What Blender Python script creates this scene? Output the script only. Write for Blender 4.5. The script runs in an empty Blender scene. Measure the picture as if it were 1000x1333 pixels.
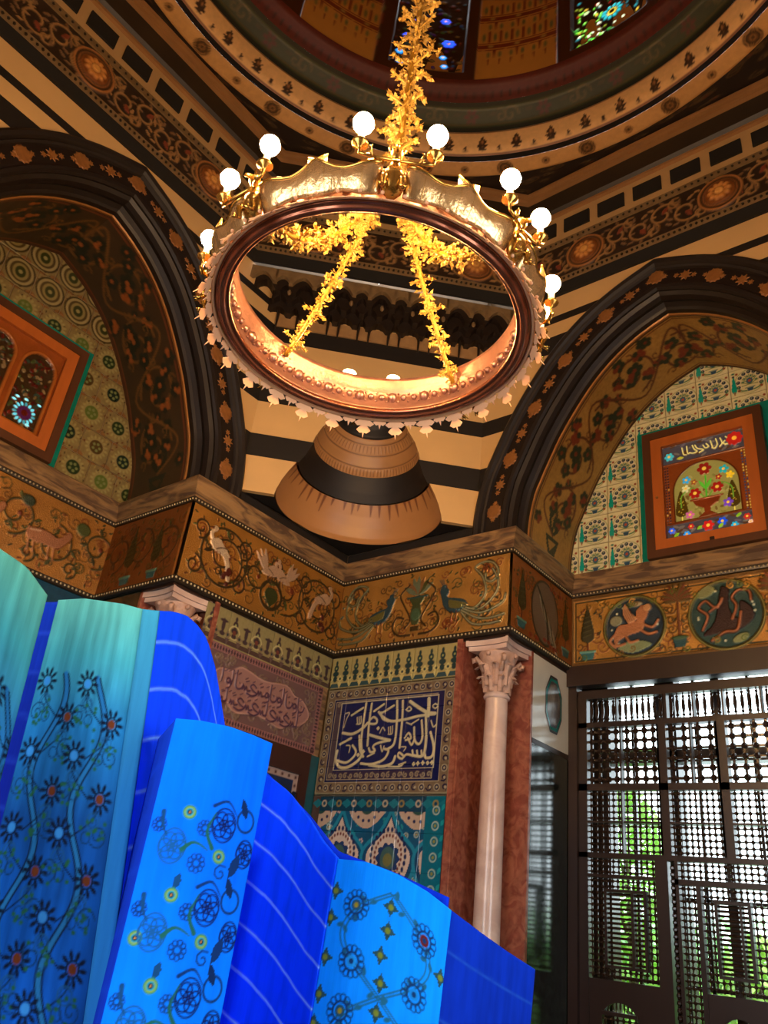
import bpy, bmesh, math, random
import numpy as np
from mathutils import Vector, Matrix

# ------------------------------------------------------------------ camera, world, light, exposure
SC = bpy.context.scene
CAM = np.array([5.1805, -5.4593, 1.55])
_cd = bpy.data.cameras.new('camera'); cam = bpy.data.objects.new('camera', _cd); SC.collection.objects.link(cam)
_f = Vector((-0.58209116, 0.66658985, 0.46564777)); _r = Vector((0.78561387, 0.60874597, 0.11063084)); _u = Vector((0.20971581, -0.43021658, 0.87802789))
_m = Matrix((_r, _u, -_f)).transposed().to_4x4(); _m.translation = Vector(CAM); cam.matrix_world = _m
_cd.sensor_fit = 'VERTICAL'; _cd.sensor_height = 36.0; _cd.lens = 1034.9 / 1333 * 36.0; _cd.clip_start = .05
SC.camera = cam
SC.view_settings.view_transform = 'Standard'; SC.view_settings.look = 'None'
SC.view_settings.gamma = 1; SC.view_settings.use_curve_mapping = False
SC.view_settings.exposure = 0.0
SC.cycles.max_bounces = 6; SC.cycles.diffuse_bounces = 3; SC.cycles.glossy_bounces = 3; SC.cycles.transmission_bounces = 3
SC.cycles.transparent_max_bounces = 8; SC.cycles.sample_clamp_indirect = 4.0
SC.cycles.caustics_reflective = False; SC.cycles.caustics_refractive = False; SC.cycles.use_denoising = True

wd = bpy.data.worlds.new('daylight'); SC.world = wd; wd.use_nodes = True
_n = wd.node_tree; _n.nodes.clear()
_o = _n.nodes.new('ShaderNodeOutputWorld'); _b = _n.nodes.new('ShaderNodeBackground')
_b.inputs[0].default_value = (.86, .93, 1.0, 1); _b.inputs[1].default_value = 7.0
_n.links.new(_b.outputs[0], _o.inputs[0])

BULB_COL = (1.0, .56, .21); BULB_W = 570.0       # emission of the lamp globes
def area(name, loc, direction, sx, sy, power, col):
    l = bpy.data.lights.new(name, 'AREA'); l.shape = 'RECTANGLE'; l.size = sx; l.size_y = sy; l.energy = power; l.color = col
    o = bpy.data.objects.new(name, l); SC.collection.objects.link(o); o.location = loc
    o.rotation_euler = Vector(direction).to_track_quat('-Z', 'Y').to_euler(); return o
# added daylight fill, set outside two unseen window openings behind the photographer
area('south_fill_light', (3.35, -8.05, 2.5), (0, 1, .02), 2.6, 2.2, 52, (1.0, .95, .90))
area('east_fill_light', (8.05, -3.35, 2.5), (-1, 0, .02), 2.6, 2.2, 52, (1.0, .95, .90))

# added spotlight, unseen behind the photographer, to brighten the textile
_l = bpy.data.lights.new('textile_fill_spot', 'SPOT'); _l.energy = 300; _l.color = (.74, .88, 1.0); _l.spot_size = math.radians(50); _l.spot_blend = .35; _l.shadow_soft_size = .12
_s = bpy.data.objects.new('textile_fill_spot', _l); SC.collection.objects.link(_s); _s.location = (5.9, -6.3, 3.3); _s.rotation_euler = (Vector((3.3, -3.65, 1.2))-Vector((5.9, -6.3, 3.3))).to_track_quat('-Z', 'Y').to_euler()

# ------------------------------------------------------------------ helpers
R2 = random.Random(7)
rng = np.random.default_rng(5)
COL = SC.collection
def lin(h):
    h = h.lstrip('#'); c = [int(h[i:i+2], 16)/255 for i in (0, 2, 4)]
    return np.array([x/12.92 if x <= .04045 else ((x+.055)/1.055)**2.4 for x in c])
MATS = {}
def mat(name, col='#808080', rough=.5, metal=0.0, attr=False, var=.12, vscale=6, bump=0., bscale=40, glow=0., emit=0., trans=0., spec=None, col2=None, c2scale=3, stretch=None, coat=0.):
    if name in MATS: return MATS[name]
    m = bpy.data.materials.new(name); m.use_nodes = True; nt = m.node_tree; N = nt.nodes; L = nt.links
    bs = N['Principled BSDF']
    tc = N.new('ShaderNodeTexCoord'); mp = N.new('ShaderNodeMapping'); L.new(tc.outputs['Object'], mp.inputs[0])
    if stretch: mp.inputs['Scale'].default_value = stretch
    if attr:
        at = N.new('ShaderNodeAttribute'); at.attribute_name = 'Col'; base = at.outputs['Color']
    else:
        rgb = N.new('ShaderNodeRGB'); rgb.outputs[0].default_value = (*lin(col), 1); base = rgb.outputs[0]
        if col2:
            n2 = N.new('ShaderNodeTexNoise'); n2.inputs['Scale'].default_value = c2scale; n2.inputs['Detail'].default_value = 8; n2.inputs['Distortion'].default_value = 1.5
            L.new(mp.outputs[0], n2.inputs['Vector'])
            rp = N.new('ShaderNodeValToRGB'); rp.color_ramp.elements[0].position = .42; rp.color_ramp.elements[1].position = .6
            rp.color_ramp.elements[0].color = (*lin(col), 1); rp.color_ramp.elements[1].color = (*lin(col2), 1)
            L.new(n2.outputs['Fac'], rp.inputs[0]); base = rp.outputs[0]
    if var:
        n1 = N.new('ShaderNodeTexNoise'); n1.inputs['Scale'].default_value = vscale; n1.inputs['Detail'].default_value = 6
        L.new(mp.outputs[0], n1.inputs['Vector'])
        mr = N.new('ShaderNodeMapRange'); mr.inputs[3].default_value = 1-var*1.6; mr.inputs[4].default_value = 1+var
        L.new(n1.outputs['Fac'], mr.inputs[0])
        vm = N.new('ShaderNodeVectorMath'); vm.operation = 'SCALE'; L.new(base, vm.inputs[0]); L.new(mr.outputs[0], vm.inputs['Scale']); base = vm.outputs[0]
    L.new(base, bs.inputs['Base Color'])
    bs.inputs['Roughness'].default_value = rough; bs.inputs['Metallic'].default_value = metal
    if spec is not None: bs.inputs['Specular IOR Level'].default_value = spec
    if coat: bs.inputs['Coat Weight'].default_value = coat
    if trans: bs.inputs['Transmission Weight'].default_value = trans
    if bump:
        nb = N.new('ShaderNodeTexNoise'); nb.inputs['Scale'].default_value = bscale; nb.inputs['Detail'].default_value = 3
        L.new(mp.outputs[0], nb.inputs['Vector'])
        bp = N.new('ShaderNodeBump'); bp.inputs['Strength'].default_value = bump; bp.inputs['Distance'].default_value = .01
        L.new(nb.outputs['Fac'], bp.inputs['Height']); L.new(bp.outputs[0], bs.inputs['Normal'])
    if glow:
        mu = N.new('ShaderNodeMath'); mu.operation = 'MULTIPLY'; mu.inputs[1].default_value = glow
        L.new(at.outputs['Alpha'], mu.inputs[0]); L.new(at.outputs['Color'], bs.inputs['Emission Color']); L.new(mu.outputs[0], bs.inputs['Emission Strength'])
    if emit:
        L.new(base, bs.inputs['Emission Color']); bs.inputs['Emission Strength'].default_value = emit
    MATS[name] = m; return m

def tag(o, label=None, cat=None, group=None, kind=None):
    if label: o['label'] = label
    if cat: o['category'] = cat
    if group: o['group'] = group
    if kind: o['kind'] = kind
    return o
def empty(name, loc, label=None, cat=None, group=None, kind=None):
    o = bpy.data.objects.new(name, None); COL.objects.link(o); o.location = loc; o.empty_display_size = .1
    return tag(o, label, cat, group, kind)
def link(name, me, parent=None, loc=None):
    """link a mesh given in world coordinates; a child keeps its world place"""
    o = bpy.data.objects.new(name, me); COL.objects.link(o)
    if loc is not None: o.location = loc
    if parent is not None:
        o.parent = parent; o.matrix_parent_inverse = Matrix.Translation(-WP(parent))
    return o
def WP(o):
    """world place of an (unrotated) object built so far"""
    p = Vector(o.location)
    q = o
    while q.parent is not None:
        p = p + q.matrix_parent_inverse.translation; q = q.parent; p = p + Vector(q.location)
    return p

class MB:
    def __init__(s): s.v = []; s.f = []
    def add(s, V, F):
        b = len(s.v); s.v += [tuple(map(float, p)) for p in V]; s.f += [tuple(b+i for i in f) for f in F]; return s
    def box(s, a, b, fn=None):
        fn = fn or (lambda x, y, z: (x, y, z))
        V = [fn(x, y, z) for x in (a[0], b[0]) for y in (a[1], b[1]) for z in (a[2], b[2])]
        return s.add(V, [(0, 1, 3, 2), (4, 6, 7, 5), (0, 4, 5, 1), (2, 3, 7, 6), (0, 2, 6, 4), (1, 5, 7, 3)])
    def prism(s, poly, t0, t1, fn):
        n = len(poly)
        V = [fn(p[0], t0, p[1]) for p in poly] + [fn(p[0], t1, p[1]) for p in poly]
        return s.add(V, [tuple(range(n)), tuple(range(2*n-1, n-1, -1))] + [(i, (i+1) % n, n+(i+1) % n, n+i) for i in range(n)])
    def tube(s, pts, r, n=8, cap=True):
        P = [Vector(p) for p in pts]; m = len(P); rr = r if hasattr(r, '__len__') else [r]*m
        t0 = (P[1]-P[0]).normalized(); a = t0.orthogonal().normalized(); V = []
        for i in range(m):
            t = (P[min(i+1, m-1)]-P[max(i-1, 0)]).normalized(); a = (a - t*a.dot(t)).normalized(); b = t.cross(a)
            for k in range(n):
                w = 2*math.pi*k/n; V.append(P[i]+(a*math.cos(w)+b*math.sin(w))*rr[i])
        F = [(i*n+k, i*n+(k+1) % n, (i+1)*n+(k+1) % n, (i+1)*n+k) for i in range(m-1) for k in range(n)]
        if cap: F += [tuple(range(n-1, -1, -1)), tuple((m-1)*n+k for k in range(n))]
        return s.add(V, F)
    def lathe(s, prof, c, n=32, a0=0, a1=2*math.pi, closed=False):
        full = abs(a1-a0-2*math.pi) < 1e-6; m = n if full else n+1; k = len(prof); V = []
        for i in range(m):
            w = a0+(a1-a0)*i/n
            V += [(c[0]+r*math.cos(w), c[1]+r*math.sin(w), c[2]+z) for r, z in prof]
        F = []
        for i in range(n):
            j = (i+1) % m
            for q in range(k if closed else k-1):
                q2 = (q+1) % k; F.append((i*k+q, j*k+q, j*k+q2, i*k+q2))
        return s.add(V, F)
    def ball(s, c, r, nu=8, nv=6, sc=(1, 1, 1)):
        V = [(c[0], c[1], c[2]-r*sc[2])]
        for j in range(1, nv):
            p = -math.pi/2+math.pi*j/nv
            for i in range(nu):
                w = 2*math.pi*i/nu; V.append((c[0]+r*sc[0]*math.cos(p)*math.cos(w), c[1]+r*sc[1]*math.cos(p)*math.sin(w), c[2]+r*sc[2]*math.sin(p)))
        V.append((c[0], c[1], c[2]+r*sc[2])); T = len(V)-1
        F = [(0, 1+(i+1) % nu, 1+i) for i in range(nu)] + [(T, 1+(nv-2)*nu+i, 1+(nv-2)*nu+(i+1) % nu) for i in range(nu)]
        for j in range(nv-2):
            F += [(1+j*nu+i, 1+j*nu+(i+1) % nu, 1+(j+1)*nu+(i+1) % nu, 1+(j+1)*nu+i) for i in range(nu)]
        return s.add(V, F)
    def mesh(s, name, m, smooth=False, normals=True):
        me = bpy.data.meshes.new(name); me.from_pydata(s.v, [], s.f); me.materials.append(m)
        if normals:
            bm = bmesh.new(); bm.from_mesh(me); bmesh.ops.recalc_face_normals(bm, faces=bm.faces); bm.to_mesh(me); bm.free()
        if smooth: me.shade_smooth()
        return me
    def build(s, name, m, parent=None, smooth=False, label=None, cat=None, group=None, kind=None, loc=None, normals=True):
        return tag(link(name, s.mesh(name, m, smooth, normals), parent, loc), label, cat, group, kind)

def miter(path):
    """offset directions (to the left of travel) for a 2-D polyline"""
    P = [np.array(p, float) for p in path]; out = []
    nn = []
    for a, b in zip(P[:-1], P[1:]):
        d = (b-a)/max(np.hypot(*(b-a)), 1e-9); nn.append(np.array([-d[1], d[0]]))
    for i in range(len(P)):
        if i == 0: out.append(nn[0])
        elif i == len(P)-1: out.append(nn[-1])
        else:
            m = nn[i-1]+nn[i]; m /= np.hypot(*m); out.append(m/max(m@nn[i], .3))
    return P, out
def sweep_plan(mb, path, prof, flip=-1, caps=True):
    """moulding along a plan path; prof = (offset into the room, z)"""
    P, O = miter(path); k = len(prof); V = []
    for p, o in zip(P, O): V += [(p[0]+flip*o[0]*q, p[1]+flip*o[1]*q, z) for q, z in prof]
    F = [(i*k+j, (i+1)*k+j, (i+1)*k+j+1, i*k+j+1) for i in range(len(P)-1) for j in range(k-1)]
    mb.add(V, F)
    if caps: mb.add(V[:k], [tuple(range(k))]); mb.add(V[-k:], [tuple(range(k))])
    return mb
def WR(s, d, z): return (s, d, z)        # right-hand wall: s along it from the corner, d depth behind its face
def WL(s, d, z): return (-d, -s, z)      # left-hand wall

# ------------------------------------------------------------------ pattern canvas: colour and relief on a fine grid
class Cv:
    def __init__(s, W, H, res, bg):
        s.W, s.H, s.res = W, H, res; nx = max(2, round(W*res)+1); ny = max(2, round(H*res)+1)
        s.x = np.linspace(0, W, nx); s.y = np.linspace(0, H, ny); s.X, s.Y = np.meshgrid(s.x, s.y)
        s.C = np.zeros((ny, nx, 4)); s.C[..., :3] = lin(bg) if isinstance(bg, str) else bg; s.Z = np.zeros((ny, nx)); s.px = 1/res
    def bb(s, x0, y0, x1, y1, pad):
        i0 = max(0, np.searchsorted(s.x, x0-pad)-1); i1 = min(len(s.x), np.searchsorted(s.x, x1+pad)+1)
        j0 = max(0, np.searchsorted(s.y, y0-pad)-1); j1 = min(len(s.y), np.searchsorted(s.y, y1+pad)+1)
        return (slice(j0, j1), slice(i0, i1))
    def put(s, sl, a, col, h, g):
        if a.size == 0: return
        c = lin(col) if isinstance(col, str) else np.asarray(col)
        s.C[sl][..., :3] = s.C[sl][..., :3]*(1-a[..., None]) + c*a[..., None]
        s.C[sl][..., 3] = s.C[sl][..., 3]*(1-a) + g*a
        if h is not None: s.Z[sl] = s.Z[sl]*(1-a)+h*a
    def stroke(s, P, w, col, h=None, g=0, taper=False):
        P = np.asarray(P, complex)
        if len(P) < 2: return
        sl = s.bb(P.real.min(), P.imag.min(), P.real.max(), P.imag.max(), w); Z = s.X[sl]+1j*s.Y[sl]
        if Z.size == 0: return
        a = np.zeros(Z.shape); n = len(P)-1
        for i, (p, q) in enumerate(zip(P[:-1], P[1:])):
            d = q-p
            if abs(d) < 1e-9: continue
            t = np.clip(((Z-p)*np.conj(d)).real/abs(d)**2, 0, 1); D = abs(Z-p-t*d)
            ww = w*(1-.75*(i+t)/n) if taper else w
            a = np.maximum(a, np.clip((ww/2-D)/s.px+.5, 0, 1))
        s.put(sl, a, col, h, g)
    def ell(s, c, rx, ry=None, col='#fff', h=None, g=0, ang=0.):
        ry = ry or rx; m = max(rx, ry); sl = s.bb(c.real-m, c.imag-m, c.real+m, c.imag+m, s.px); Z = (s.X[sl]+1j*s.Y[sl]-c)*np.exp(-1j*ang)
        a = np.clip((1-np.hypot(Z.real/rx, Z.imag/ry))*min(rx, ry)/s.px+.5, 0, 1); s.put(sl, a, col, h, g)
    def ring(s, c, r, w, col, h=None, g=0, ry=None):
        t = np.linspace(0, 2*np.pi, 33); s.stroke(c+r*np.cos(t)+1j*(ry or r)*np.sin(t), w, col, h, g)
    def poly(s, P, col, h=None, g=0):
        P = np.asarray(P, complex); sl = s.bb(P.real.min(), P.imag.min(), P.real.max(), P.imag.max(), 0); X = s.X[sl]; Y = s.Y[sl]
        ins = np.zeros(X.shape, bool)
        for p, q in zip(P, np.roll(P, -1)):
            if p.imag == q.imag: continue
            c = ((p.imag > Y) != (q.imag > Y)) & (X < (q.real-p.real)*(Y-p.imag)/(q.imag-p.imag)+p.real); ins ^= c
        s.put(sl, ins.astype(float), col, h, g)
    def rect(s, x0, y0, x1, y1, col, h=None, g=0):
        m = (s.X >= x0) & (s.X <= x1) & (s.Y >= y0) & (s.Y <= y1); s.put((slice(None), slice(None)), m.astype(float), col, h, g)
    def frame(s, x0, y0, x1, y1, w, col, h=None):
        s.rect(x0, y0, x1, y0+w, col, h); s.rect(x0, y1-w, x1, y1, col, h); s.rect(x0, y0, x0+w, y1, col, h); s.rect(x1-w, y0, x1, y1, col, h)
    def mottle(s, amt, cell):
        nx = max(2, int(s.W/cell)+2); ny = max(2, int(s.H/cell)+2); g = rng.random((ny, nx))
        ix = s.X/max(s.W, 1e-6)*(nx-1.001); iy = s.Y/max(s.H, 1e-6)*(ny-1.001); a = ix.astype(int); b = iy.astype(int); fx = ix-a; fy = iy-b
        v = (g[b, a]*(1-fx)+g[b, a+1]*fx)*(1-fy)+(g[b+1, a]*(1-fx)+g[b+1, a+1]*fx)*fy
        s.C[..., :3] *= (1+amt*(v-.5)*2)[..., None]
    def mirror(s): s.C = s.C[:, ::-1].copy(); s.Z = s.Z[:, ::-1].copy()
    def mesh(s, name, fn, m, j0=0, j1=None, i0=0, i1=None, smooth=True, rim=0.):
        """fn(U,V) -> P, N arrays; optional rim: edge walls going back by rim"""
        j1 = j1 or len(s.y); i1 = i1 or len(s.x); X = s.X[j0:j1, i0:i1]; Y = s.Y[j0:j1, i0:i1]; ny, nx = X.shape
        P, N = fn(X, Y); V = P+N*s.Z[j0:j1, i0:i1][..., None]; Cc = s.C[j0:j1, i0:i1]
        if rim:
            V = V.copy(); V[0] -= N[0]*.0025; V[-1] -= N[-1]*.0025; V[:, 0] -= N[:, 0]*.0025; V[:, -1] -= N[:, -1]*.0025
            Vp = np.pad(V, ((1, 1), (1, 1), (0, 0)), 'edge'); Np = np.pad(np.broadcast_to(N, V.shape), ((1, 1), (1, 1), (0, 0)), 'edge')
            msk = np.zeros((ny+2, nx+2)); msk[0] = 1; msk[-1] = 1; msk[:, 0] = 1; msk[:, -1] = 1
            V = Vp-Np*(rim*msk)[..., None]; Cc = np.pad(Cc, ((1, 1), (1, 1), (0, 0)), 'edge'); ny += 2; nx += 2
        idx = np.arange(ny*nx).reshape(ny, nx); F = np.stack([idx[:-1, :-1], idx[:-1, 1:], idx[1:, 1:], idx[1:, :-1]], -1).reshape(-1, 4)
        me = bpy.data.meshes.new(name); me.vertices.add(ny*nx); me.vertices.foreach_set('co', V.reshape(-1).astype(np.float32))
        me.loops.add(F.size); me.loops.foreach_set('vertex_index', F.reshape(-1).astype(np.int32))
        me.polygons.add(len(F)); me.polygons.foreach_set('loop_start', np.arange(0, F.size, 4, dtype=np.int32)); me.polygons.foreach_set('loop_total', np.full(len(F), 4, np.int32))
        me.update(calc_edges=True)
        at = me.color_attributes.new('Col', 'FLOAT_COLOR', 'POINT'); at.data.foreach_set('color', Cc.reshape(-1).astype(np.float32))
        me.materials.append(m)
        if smooth: me.shade_smooth()
        me.validate(); return me
def flat(o, u, v, n):
    o, u, v, n = [np.array(a, float) for a in (o, u, v, n)]
    return lambda X, Y: (o+X[..., None]*u+Y[..., None]*v, np.broadcast_to(n, X.shape+(3,)))
def tiles(cv, fn, m, tw, th, parent, name='tile', gap=2, label=None):
    """cut a canvas into separate tiles, each its own object with edges"""
    nx = len(cv.x)-1; ny = len(cv.y)-1; kx = max(1, round(cv.W/tw)); ky = max(1, round(cv.H/th))
    for j in range(ky):
        for i in range(kx):
            a = round(nx*i/kx); b = round(nx*(i+1)/kx); c = round(ny*j/ky); d = round(ny*(j+1)/ky)
            link(name, cv.mesh(name, fn, m, c, d+1 if gap < 1 else d, a, b+1 if gap < 1 else b, smooth=False, rim=.008), parent)
def spiral(c, r, a0, turns, n=22, k=.82):
    t = np.linspace(0, 1, n); return c+r*(1-k*t)*np.exp(1j*(a0+2*np.pi*turns*t))
def leafp(b, ang, L, w, n=9):
    t = np.linspace(0, 1, n); e = np.sin(np.pi*t)**.8*w/2; z = np.concatenate([L*t+1j*e, (L*t-1j*e)[::-1]]); return b+z*np.exp(1j*ang)
def starp(c, n, r1, r2, rot=0.):
    k = np.arange(2*n); return c+np.where(k % 2 == 0, r1, r2)*np.exp(1j*(rot+np.pi*k/n))
def lobes(c, n, r, amp=.22, rot=0., m=48):
    t = np.linspace(0, 2*np.pi, m, endpoint=False); return c+r*(1+amp*np.cos(n*(t-rot)))*np.exp(1j*t)
def bez(p0, p1, p2, p3, n=14):
    t = np.linspace(0, 1, n); return (1-t)**3*p0+3*(1-t)**2*t*p1+3*(1-t)*t*t*p2+t**3*p3
def smooth(P, n=5):
    """Catmull-Rom through points"""
    P = [complex(*p) if not isinstance(p, complex) else p for p in P]; P = [P[0]]+P+[P[-1]]; out = []
    for i in range(1, len(P)-2):
        for t in np.linspace(0, 1, n, endpoint=False):
            a, b, c, d = P[i-1:i+3]; out.append(.5*((2*b)+(c-a)*t+(2*a-5*b+4*c-d)*t*t+(3*b-a-3*c+d)*t**3))
    return np.array(out+[P[-2]])
# ------------------------------------------------------------------ materials
mat('cream_stone', '#cda770', .45, var=.10, vscale=2.5, bump=.08, bscale=25)
mat('black_stone', '#17120f', .6, var=.25, vscale=4)
mat('arch_black', '#160d09', .5, var=.2, vscale=5)
mat('marble_brown', '#94744e', .35, var=.15, vscale=6, col2='#554030', c2scale=4, stretch=(.6, .6, 3))
mat('marble_red', '#a4644c', .22, var=.3, vscale=14, col2='#8a4a3a', c2scale=9)
mat('marble_pink', '#dcbfae', .22, var=.08, vscale=5, col2='#cfae9e', c2scale=3)
mat('marble_white', '#d6cfba', .15, var=.08, vscale=5)
mat('marble_green', '#0b120e', .13, var=.5, vscale=20, col2='#26302a', c2scale=12, spec=1.0)
mat('wood_dark', '#2c1a12', .35, var=.25, vscale=8, stretch=(1, 1, .2))
mat('wood_orange', '#b4622a', .38, var=.22, vscale=9, stretch=(1, 1, .25))
mat('wood_brown', '#53301c', .4, var=.22, vscale=9, stretch=(1, 1, .25))
mat('lattice_wood', '#33231b', .35, var=.2)
mat('teal_tile', '#0e7f74', .15, var=.3, vscale=9)
mat('plaster', '#8a755a', .8, var=.08)
mat('floor_mosaic', '#5d564c', .4, var=.3, vscale=10)
mat('gold_paint', '#8a5a2c', .5, metal=.1, var=.25, vscale=30)
mat('gold_line', '#9b6a38', .35, metal=.4, var=.2)
mat('ceiling_cream', '#b79462', .6, var=.1)
mat('dome_red', '#5c241a', .6, var=.2, attr=False)
mat('ochre', '#c98a3a', .5, var=.1)
mat('mosaic', rough=.28, metal=.45, attr=True, var=.22, vscale=90, bump=.5, bscale=130)
mat('glazed', rough=.14, attr=True, var=.12, vscale=30, bump=.12, bscale=30)
mat('painted', rough=.5, attr=True, var=.14, vscale=20)
mat('painted_gold', rough=.35, metal=.3, attr=True, var=.25, vscale=30, bump=.3, bscale=60)
mat('stained', rough=.18, attr=True, var=.1, vscale=30, glow=1.6, bump=.3, bscale=50)  # panes glow by themselves in place of daylight behind them
mat('stained_dome', rough=.3, attr=True, var=.1, glow=2.2)  # drum panes emit too, standing in for daylight from outside
mat('stone_attr', rough=.42, attr=True, var=.1, vscale=4)
MM = MATS

SA, SL = 1.945, 1.975            # pier width right / left
RD = 1.14                        # depth of the recesses
AC = 3.35                        # centre of each arch along its wall
Z1, Z2, Z3 = 3.884, 4.634, 4.816 # frieze bottom, frieze top, cornice top
ZN = 4.94                        # foot of the corner niche
FC = 1.558                       # corner facet: x - y = FC
ZU = 7.36                        # foot of the upper cornice
ZC = 8.84                        # flat ceiling round the dome
DC = (3.3, -3.35)                # centre of the dome

# ------------------------------------------------------------------ arch curve
_h = [(1.406, 4.816), (1.405, 4.95), (1.385, 5.12), (1.345, 5.30), (1.285, 5.45), (1.21, 5.62), (1.10, 5.85), (.93, 6.13), (.73, 6.40), (.5, 6.62), (.25, 6.78), (0, 6.885)]
_hp = smooth([complex(*p) for p in _h], 3)
HALF = [(p.real, p.imag) for p in _hp]
ARCH = [(-x, z) for x, z in HALF] + [(x, z) for x, z in HALF[::-1][1:]]     # left foot, apex, right foot
_P, _O = miter(ARCH)                                                       # normals point outwards (left of travel)
AP = np.array(_P); AO = np.array(_O)
def off(o): return AP+AO*o
def half_w(z, o):
    q = off(o)[:len(HALF)]
    return float(np.interp(z, q[:, 1], -q[:, 0], right=0.0)) if z < q[-1, 1] else 0.0
APEX_O = float(off(.42)[len(HALF)-1][1])

def sweep_arch(prof, F, o_is=lambda o: o):
    mb = MB(); k = len(prof); V = []
    for p, n in zip(AP, AO): V += [F(AC+p[0]+n[0]*o, d, p[1]+n[1]*o) for o, d in prof]
    mb.add(V, [(i*k+j, i*k+j+1, (i+1)*k+j+1, (i+1)*k+j) for i in range(len(AP)-1) for j in range(k-1)])
    return mb

def wall_mass(F, name, pier, full=6.7):
    mb = MB()
    m = len(HALF); top = ZC+.05
    for sgn, s_out in ((-1, 0.06), (1, full-.06)):
        q = off(.09); q = q[:m] if sgn < 0 else q[m-1:][::-1]
        poly = [(AC+p[0], p[1]) for p in q]
        poly = poly + [(AC, top), (s_out, top), (s_out, Z3-.05), (poly[0][0], Z3-.05)]
        mb.prism(poly, .1, RD+.02, F)
    return mb

# right wall: solid pier by the corner, then the recess
mb = wall_mass(WR, 'wall_right', SA)
mb.box((-1.0, .03, 0), (1.50, 1.3, ZC), WR); mb.box((1.50, .43, 0), (SA-.02, 1.3, Z3), WR)
mb.box((4.78, .1, 0), (6.7, 1.3, Z3), WR)
mb.box((1.7, RD+.012, Z1), (5.0, RD+.2, 7.1), WR); mb.box((1.7, RD+.012, 0), (5.0, RD+.2, .55), WR)
mb.box((1.6, RD+.012, .5), (1.95, RD+.2, Z1+.1), WR)
wall_right = tag(mb.build('wall_right', MM['plaster']), 'right-hand wall with its deep arched window recess', kind='structure')
mb = wall_mass(WL, 'wall_left', SL)
mb.box((0.0, .03, 0), (1.53, 1.3, Z3), WL); mb.box((1.53, .43, 0), (SL-.02, 1.3, Z3), WL)
mb.box((4.78, .1, 0), (6.7, 1.3, Z3), WL)
mb.box((1.7, RD+.012, 0), (5.0, RD+.2, 7.1), WL)
wall_left = tag(mb.build('wall_left', MM['plaster']), 'left-hand wall with its deep arched recess', kind='structure')
tag(MB().box((-1.4, -9, -.12), (8.5, 1.4, 0)).build('floor', MM['floor_mosaic']), kind='structure')
# the two walls behind the photographer, each with an opening made for its fill light
def far_wall(F, name):
    mb = MB(); H = ZC
    mb.box((-.1, 0, 0), (2.05, 1.3, H), F); mb.box((4.65, 0, 0), (6.8, 1.3, H), F)
    mb.box((2.05, 0, 0), (4.65, 1.3, 1.3), F); mb.box((2.05, 0, 3.7), (4.65, 1.3, H), F)
    return tag(mb.build(name, MM['plaster']), kind='structure')
far_wall(lambda s, d, z: (s, -6.7-d, z), 'wall_south'); far_wall(lambda s, d, z: (6.7+d, -s, z), 'wall_east')

# ------------------------------------------------------------------ striped stone courses
COURSES = [(Z3-.03, ZN, 0), (ZN, 5.31, 1), (5.31, 5.555, 0), (5.555, 5.92, 1), (5.92, 6.095, 0), (6.095, 6.66, 1), (6.66, 6.87, 0), (6.87, 7.03, 1), (7.03, 7.12, 0), (7.12, ZU, 1)]
for F, wall in ((WR, wall_right), (WL, wall_left)):
    for z0, z1, light in COURSES:
        m = MM['cream_stone'] if light else MM['black_stone']
        zz = np.linspace(z0, z1, 5)
        for sg in (-1, 1):
            s_end = (0.0 if z0 < ZN-.01 else FC-.02) if sg < 0 else 6.7
            edge = [(AC+sg*max(0, half_w(z, .42)-.10), z) for z in zz]
            if sg < 0 and edge[0][0] < s_end: continue
            poly = [(s_end, z0)] + edge + [(s_end, z1)]
            d0 = 0.0 if light else .004
            MB().prism(poly, d0, .12, F).build('stone_course', m, wall)

# ------------------------------------------------------------------ corner facet with its stepped niche
UX = np.array([1, 1, 0])/math.sqrt(2); NX = np.array([1, -1, 0])/math.sqrt(2)      # along the facet, into the room
FM = np.array([FC/2, -FC/2, 0.])
def WF(q, d, z): p = FM+UX*q-NX*d; return (p[0], p[1], z)
NB = [(ZN, .775), (5.0, .765), (5.1, .735), (5.2, .69), (5.31, .63), (5.312, .61), (5.40, .56), (5.555, .50), (5.556, .515), (5.62, .50), (5.74, .45), (5.86, .37), (5.90, .35), (5.92, .32),
      (6.0, .30), (6.095, .25), (6.2, .17), (6.3, .09), (6.42, 0.0)]
def nw(z): return float(np.interp(z, [a for a, b in NB], [b for a, b in NB]))
facet = empty('wall_corner', (FM[0], FM[1], ZN), 'striped facet cut across the room corner', kind='structure')
for z0, z1, light in COURSES[1:]:
    m = MM['cream_stone'] if light else MM['black_stone']; zz = sorted(set([z0+1e-4, z1-1e-4]+[z for z, w in NB if z0 < z < z1]))
    for sg in (-1, 1):
        poly = [(sg*1.115, z0)] + [(sg*max(nw(z), 0.0), z) for z in zz] + [(sg*1.115, z1)]
        MB().prism(poly, 0.0 if light else .004, .05, WF).build('stone_course', m, facet)
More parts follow.
